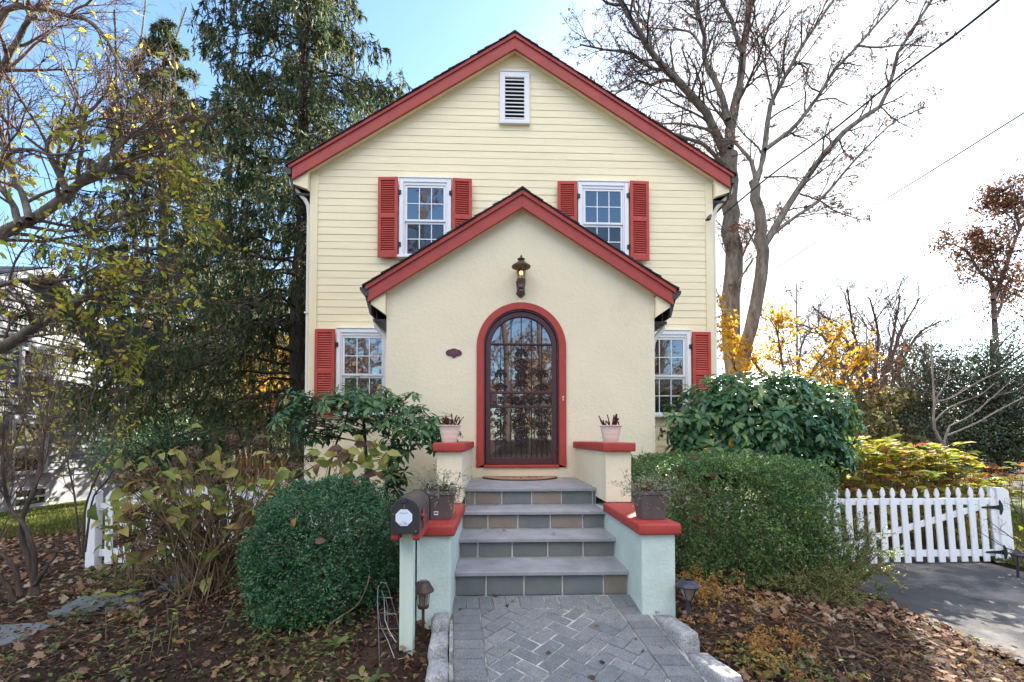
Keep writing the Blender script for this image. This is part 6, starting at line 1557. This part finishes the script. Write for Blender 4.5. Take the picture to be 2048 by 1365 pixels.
# ---- yellow-leaved tree arching in from the left
tg = thing('magnolia_tree', 'spreading tree with yellow-green leaves and grey limbs arching in from the left edge', 'tree', (-6.3, 5.2, -.4))
t = Tree(141, wob=.15, trop=(.04, 0, .02), spread=.68, nch=(0, 7, 8, 9), ratio=.60, minr=.0028)
t.limb([np.array([-6.6, 5.3, -.5]), np.array([-6.5, 5.25, .8]), np.array([-6.35, 5.2, 1.8]), np.array([-6.2, 5.2, 3.2])], .17, .11, 0, 0, 10)
LM = [([(-110, 560), (-40, 490), (20, 460), (90, 425), (150, 375), (190, 345), (250, 345), (300, 370)], .10, .03, 2.1, 13), ([(-110, 760), (-30, 710), (30, 680), (90, 640), (150, 605), (210, 580), (270, 555)], .095, .025, 1.5, 11),
      ([(60, 440), (45, 390), (20, 340), (5, 280), (-5, 240)], .05, .02, 1.7, 9), ([(135, 385), (115, 340), (95, 290), (130, 250), (190, 215), (235, 150)], .05, .015, 1.7, 11), ([(-90, 330), (-20, 190), (10, 130), (45, 60), (70, 30)], .06, .025, 1.7, 10), ([(-80, 280), (0, 40), (60, 15), (130, 30), (190, 50), (230, 110), (260, 190)], .05, .014, 1.5, 12),
      ([(190, 345), (230, 300), (270, 270), (330, 260), (370, 300)], .035, .012, 1.5, 11), ([(40, 450), (25, 410), (-10, 360), (-40, 330)], .05, .03, 1.4, 7), ([(-90, 650), (-20, 580), (60, 560), (140, 560), (200, 530)], .04, .012, 1.3, 9), ([(-60, 480), (10, 320), (60, 300), (110, 310), (180, 300)], .035, .012, 1.5, 9), ([(150, 605), (170, 640), (200, 680), (205, 710)], .02, .008, .8, 6), ([(210, 460), (260, 420), (310, 410), (365, 420)], .02, .008, 1.3, 9)]
for pts, r0, r1, L, nc in LM: t.limb(W(pts, 5.0, t.rng.uniform(-.5, .7)), r0*.75, r1*.6, 3, L, 16, nc, .15)
t.finish(tg, M['bark_big'], M['bark_red']); rg = np.random.default_rng(5); B = t.leafpts(.58, .03)
kp = rg.random(len(B)) < np.where(B[:, 2] > 4.4, .16, np.where((B[:, 2] < 3.0) & (B[:, 0] < -4.4), .28, .8)); B = B[kp]
leaves('leaves', M['magnolia'], B, nrm(rdir(len(B), rg)-UP*.5+np.array([.3, 0, 0])), rdir(len(B), rg)+UP*.3, rg.uniform(.05, .105, len(B)), .42, .15, .3, parent=tg, detail=2)

# ---- left background: yew, golden tree, thin bare tree
mass('yew_shrub', 'dark green yew at the corner of the neighbouring house', 'shrub', [(A(330, 895, 10.5), (1.2, .9, .85)), (A(260, 920, 10.8), (.8, .7, .6)), (A(400, 905, 10.2), (.9, .8, .7))], 9000, M['boxwood'], 151, (.05, .09), .35)
def gold(label, px, Y, top, seed, base=930, sp=120):
    b = at(px, base, Y); root = thing('golden_tree', label, 'tree', (b[0], Y, float(gz(b[0], Y))), 'golden trees beyond the spruces'); t = Tree(seed, wob=.15, trop=(0, 0, .05), spread=.7, nch=(0, 4, 5, 4), ratio=.6, minr=.006)
    for k in range(5):
        o = (k-2)/2; t.limb([np.array([b[0]+o*.1, Y, float(gz(b[0], Y))]), at(px+o*sp*.5, base-(base-top)*.5, Y), at(px+o*sp, top+abs(o)*40, Y)], .09, .03, 2, 2.2, 12, 9, .25)
    t.finish(root, M['bark_dark'], M['bark_dark']); rg = np.random.default_rng(seed); B = t.leafpts(6, .2); leaves('leaves', M['maple_gold'], B, rdir(len(B), rg), rdir(len(B), rg), rg.uniform(.14, .26, len(B)), .8, .15, .3, parent=root)
gold('golden-leaved tree glimpsed between the massive spruce and the neighbouring house', 440, 20, 640, 152); gold('second golden-leaved tree glimpsed low behind the massive spruce trunk', 550, 23, 690, 153, sp=90); gold('golden-leaved tree glowing low between the two nearest spruces', 500, 18.5, 700, 156, sp=110); gold('golden tree showing at the corner of the neighbouring house', 262, 24, 720, 154, sp=60)
bgtree('tall thin leafless tree behind the pointed spruce', 285, 22, -40, 155, 60, 3, L=2.6, base_y=930, group=None, r=.12, bark='stem_dry', nch=8)
# a board fence glimpsed at the foot of the spruces
bf = thing('board_fence', 'orange-brown board fence glimpsed low between the spruce trunks', 'fence', (-8, 17, -.6)); z = -.75
for k in range(34): b = MB(); x = -11+k*.21; b.box(x, x+.2, 17, 17.025, z, z+1.25+.01*(k % 3)); b.build('board', M['rhodo_yellow'] if False else mat('orange_board', (.30, .15, .07), .8, .2, 4) if k == 0 else bpy.data.materials['orange_board'], bf)
# ---- distant woods, both sides
def woods(name, n, x0, x1, y0, y1, h, seed, matl, per, bark='bark_dark', LL=(.2, .4)):
    rg = np.random.default_rng(seed); T = Tubes(); B = []
    for k in range(n):
        x, y = rg.uniform(x0, x1), rg.uniform(y0, y1); H = rg.uniform(*h); p = np.array([x, y, -1.0]); top = p+np.array([rg.normal(0, .8), rg.normal(0, .5), H]); tr = spline([p, (p+top)/2+rg.normal(0, .3, 3), top], 8); T.add(tr, np.linspace(.11, .02, 8), 5)
        for q in range(26):
            f = rg.integers(2, 8); d = nrm(np.array([rg.normal(), rg.normal(), rg.uniform(.2, 1.3)])); L = rg.uniform(.8, 2.8); e = tr[f]+d*L; T.add(spline([tr[f], (tr[f]+e)/2+rg.normal(0, .15, 3), e], 6), np.linspace(.035, .008, 6), 3)
            for w in range(5):
                d2 = nrm(d+rg.normal(0, .6, 3)); s_ = tr[f]+d*L*rg.uniform(.3, 1); T.add(np.array([s_, s_+d2*.5+rg.normal(0, .05, 3), s_+d2*1.0]), np.array([.014, .01, .006]), 3); B += list(s_+d2*rg.random((per, 1))+rg.normal(0, .12, (per, 3)))
    o = tag(T.build(name, M[bark]), kind='stuff')
    if per: B = np.array(B); tag(leaves(name.replace('woods', 'foliage'), M[matl], B, rdir(len(B), rg), rdir(len(B), rg), rg.uniform(*LL, len(B)), .6, .15, .3), kind='stuff')
woods('left_woods', 60, -42, -5.5, 26, 42, (6, 12), 161, 'brush', 4)
woods('street_woods', 70, -26, 26, -34, -19, (5, 11), 166, 'litter_pale', 5)
woods('right_woods', 95, 9, 50, 21, 42, (3.5, 8), 162, 'brown_speck', 2, 'bark_red', (.12, .22))
mass('far_bush', 'olive-green bush low in the background right of the golden maple', 'shrub', [(A(1650, 850, 18), (2.2, 1.2, 1.2)), (A(1780, 860, 18), (2.4, 1.2, 1.2))], 5000, M['brush'], 163, (.10, .18))
mass('far_bush', 'olive-green bush filling the gap under the dark holly', 'shrub', [(A(1860, 880, 15), (2.2, 1.2, 1.1)), (A(1720, 890, 13.5), (1.4, 1, .9))], 5000, M['brush'], 164, (.09, .16))

# ------------------------------------------------------------------ overhead wires
def cable(name, label, pts, r):
    mb = MB(); mb.tube(list(spline(pts, 30)), r, 6); return tag(mb.build(name, M['cable'], smooth=True), label, 'cable', 'overhead cables')
cable('overhead_cable', 'thick black service cable running from the house eave up to the upper right', [np.array([3.95, 7.7, 5.1]), at(1540, 352, 7.0), at(1660, 265, 5.8), at(1792, 158, 4.8), at(1900, 78, 4.1), at(1998, 0, 3.6), at(2150, -130, 2.9), at(2500, -480, 1.9)], .0125)
cable('overhead_cable', 'thin cable crossing the white sky at the right edge', [at(2300, 68, 7), at(2048, 226, 8.5), at(1850, 350, 11), at(1640, 480, 16), at(1480, 583, 26)], .015)

# ------------------------------------------------------------------ across the street (seen in the window glass)
for k, (x, y, hgt) in enumerate(((-8.3, -14, 12), (.5, -13.5, 14), (-4.6, -13, 19), (10.5, -14, 12), (2.8, -16.5, 13))):
    r0 = thing('street_tree', ['bare street tree reflected in the lower left window', 'tall bare street tree reflected in the door glass', 'bare street tree reflected in the upper left window', 'bare street tree reflected in the lower right window', 'second bare street tree reflected in the door glass'][k], 'tree', (x, y, -.5), 'bare trees across the street')
    t = Tree(170+k, wob=.16, trop=(0, 0, .05), spread=.6, nch=(0, 5, 6, 6), ratio=.62, minr=.012)
    L = t.limb([np.array([x, y, -.6]), np.array([x+.1, y, hgt*.35]), np.array([x-.2, y+.2, hgt*.7]), np.array([x, y, hgt])], .24, .05, 3, 4.2, 14, 14, .2)
    t.finish(r0, M['bark_dark'], M['bark_dark']); bare_leaves(t, r0, M['oak_brown'], .7, (.12, .2), k)
ah = thing('opposite_house', 'cream gabled house across the street reflected in the door glass', 'house', (-9, -26, -.5))
b = MB(); b.prism([(-13, -.6), (-4, -.6), (-4, 3.2), (-8.5, 6.6), (-13, 3.2)], 'y', -33, -26); b.build('wall', M['trim_cream'], ah)
for s in (-1, 1): b = MB(); b.prism([(-8.5, 6.85), (-8.5+s*5, 3.05), (-8.5+s*5, 2.9), (-8.5, 6.62)], 'y', -33.4, -25.5); b.build('roof', M['slate'], ah)
for x, z in ((-11.2, 1.4), (-8.5, 1.4), (-5.8, 1.4), (-9.8, 4.0), (-7.2, 4.0)):
    b = MB(); b.box(x-.6, x+.6, -25.999, -25.93, z-.8, z+.8); w_ = b.build('window', M['nb_white'], ah); b = MB(); b.box(x-.5, x+.5, -25.929, -25.92, z-.7, z+.7); b.build('pane', M['pane_low'], w_)
cr = thing('parked_car', 'dark parked car at the kerb reflected in the door glass', 'car', (1.0, -6.2, -.455)); CP = mat('car_paint', (.03, .032, .036), .25, .05, 3, spec=.6)
prof = [(-2.3, .35), (-2.32, .75), (-2.15, .98), (-1.25, 1.05), (-.65, 1.58), (.2, 1.66), (1.45, 1.62), (2.05, 1.1), (2.3, 1.0), (2.32, .4), (1.85, .28), (-1.9, .28)]
b = MB(); b.prism([(1+x, z-.455) for x, z in prof], 'y', -7.1, -5.3); b.build('body', CP, cr, bevel=.07, seg=2)
for yy in (-7.115, -5.29):
    for pl in ([(-1.05, 1.08), (-.55, 1.52), (.25, 1.58), (.25, 1.08)], [(.33, 1.08), (.33, 1.58), (1.35, 1.54), (1.75, 1.1)]):
        b = MB(); b.prism([(1+x, z-.455) for x, z in pl], 'y', yy, yy+.006); b.build('window', M['pane_low'], cr)
    for x in (-1.4, 1.45):
        b = MB(); b.lathe([(.0, -.10), (.2, -.10), (.33, -.09), (.34, .09), (.2, .11), (0, .11)], n=24); w_ = b.xf(lambda p: np.array([1+x+p[0], yy+(.09 if yy < -6 else -.08)+p[2], p[1]-.455+.34])).build('wheel', M['black_iron'], cr, smooth=True)
        b = MB(); b.lathe([(.0, -.125), (.19, -.12), (.19, .125), (0, .13)], n=10); b.xf(lambda p: np.array([1+x+p[0], yy+(.09 if yy < -6 else -.08)+p[2], p[1]-.455+.34])).build('rim', M['wire'], w_)

# ------------------------------------------------------------------ light: low autumn sun behind the house, clear sky with bright cloud, plus added fill cloud behind the viewer
SUN_AZ, SUN_EL = R_(34.0), R_(28.0)
sd = Vector((math.sin(SUN_AZ)*math.cos(SUN_EL), math.cos(SUN_AZ)*math.cos(SUN_EL), math.sin(SUN_EL)))
sun = bpy.data.lights.new('sun', 'SUN'); sun.energy = 5.0; sun.angle = R_(.5); sun.color = (1.0, .93, .82)
so = bpy.data.objects.new('sun', sun); COL.objects.link(so); so.rotation_euler = (-sd).to_track_quat('-Z', 'Y').to_euler(); so.location = (8, 20, 15)
world = bpy.data.worlds.new('World'); scene.world = world; world.use_nodes = True
nt = world.node_tree; L = nt.links.new; bg = nt.nodes['Background']
sky = nd(nt, 'ShaderNodeTexSky', sky_type='NISHITA'); sky.sun_disc = False; sky.sun_elevation = SUN_EL; sky.sun_rotation = SUN_AZ
sky.air_density = 1.0; sky.dust_density = .6; sky.ozone_density = 1.5
tc = nd(nt, 'ShaderNodeTexCoord')
# thin bright cloud: thick round the sun, clear to the left; unseen bank behind the viewer added to light the house front
dt = nd(nt, 'ShaderNodeVectorMath', operation='DOT_PRODUCT'); L(tc.outputs['Generated'], dt.inputs[0]); dt.inputs[1].default_value = sd
n1 = nd(nt, 'ShaderNodeTexNoise', Scale=2.2, Detail=6.0, Roughness=.55); L(tc.outputs['Generated'], n1.inputs['Vector'])
ad = nd(nt, 'ShaderNodeMath', operation='MULTIPLY_ADD'); L(n1.outputs[0], ad.inputs[0]); ad.inputs[1].default_value = .22; L(dt.outputs['Value'], ad.inputs[2])
mr = nd(nt, 'ShaderNodeMapRange', interpolation_type='SMOOTHSTEP'); L(ad.outputs[0], mr.inputs[0]); mr.inputs[1].default_value = .98; mr.inputs[2].default_value = 1.14
n2 = nd(nt, 'ShaderNodeTexNoise', Scale=3.0, Detail=7.0, Roughness=.6); L(tc.outputs['Generated'], n2.inputs['Vector'])
sp = nd(nt, 'ShaderNodeSeparateXYZ'); L(tc.outputs['Generated'], sp.inputs[0])
bk = nd(nt, 'ShaderNodeMapRange', interpolation_type='SMOOTHSTEP'); L(sp.outputs[1], bk.inputs[0]); bk.inputs[1].default_value = .25; bk.inputs[2].default_value = -.5; bk.inputs[3].default_value = 0; bk.inputs[4].default_value = 1
c2 = nd(nt, 'ShaderNodeMapRange', interpolation_type='SMOOTHSTEP'); L(n2.outputs[0], c2.inputs[0]); c2.inputs[1].default_value = .40; c2.inputs[2].default_value = .56
hi = nd(nt, 'ShaderNodeMapRange', interpolation_type='SMOOTHSTEP'); L(sp.outputs[2], hi.inputs[0]); hi.inputs[1].default_value = .52; hi.inputs[2].default_value = .70
m0 = nd(nt, 'ShaderNodeMath', operation='MULTIPLY'); L(bk.outputs[0], m0.inputs[0]); L(hi.outputs[0], m0.inputs[1])
mu = nd(nt, 'ShaderNodeMath', operation='MULTIPLY'); L(m0.outputs[0], mu.inputs[0]); L(c2.outputs[0], mu.inputs[1])
mxx = nd(nt, 'ShaderNodeMath', operation='MAXIMUM'); L(mr.outputs[0], mxx.inputs[0]); L(mu.outputs[0], mxx.inputs[1])
tint = nd(nt, 'ShaderNodeMix', data_type='RGBA', blend_type='MULTIPLY'); tint.inputs[0].default_value = 1; L(sky.outputs[0], tint.inputs[6]); tint.inputs[7].default_value = (.74, .87, .95, 1)
cl = nd(nt, 'ShaderNodeMix', data_type='RGBA'); L(mxx.outputs[0], cl.inputs[0]); L(tint.outputs[2], cl.inputs[6]); cc = nd(nt, 'ShaderNodeMix', data_type='RGBA'); L(bk.outputs[0], cc.inputs[0]); cc.inputs[6].default_value = (2.95, 2.95, 3.0, 1); cc.inputs[7].default_value = (17.0, 15.8, 14.6, 1); L(cc.outputs[2], cl.inputs[7])
L(cl.outputs[2], bg.inputs[0]); bg.inputs[1].default_value = .10
scene.view_settings.view_transform = 'Standard'; scene.view_settings.look = 'None'; scene.view_settings.exposure = 2.17; scene.view_settings.gamma = 1
scene.cycles.max_bounces = 7; scene.cycles.diffuse_bounces = 4; scene.cycles.glossy_bounces = 3; scene.cycles.transmission_bounces = 5; scene.cycles.sample_clamp_indirect = 6
scene.cycles.use_denoising = True
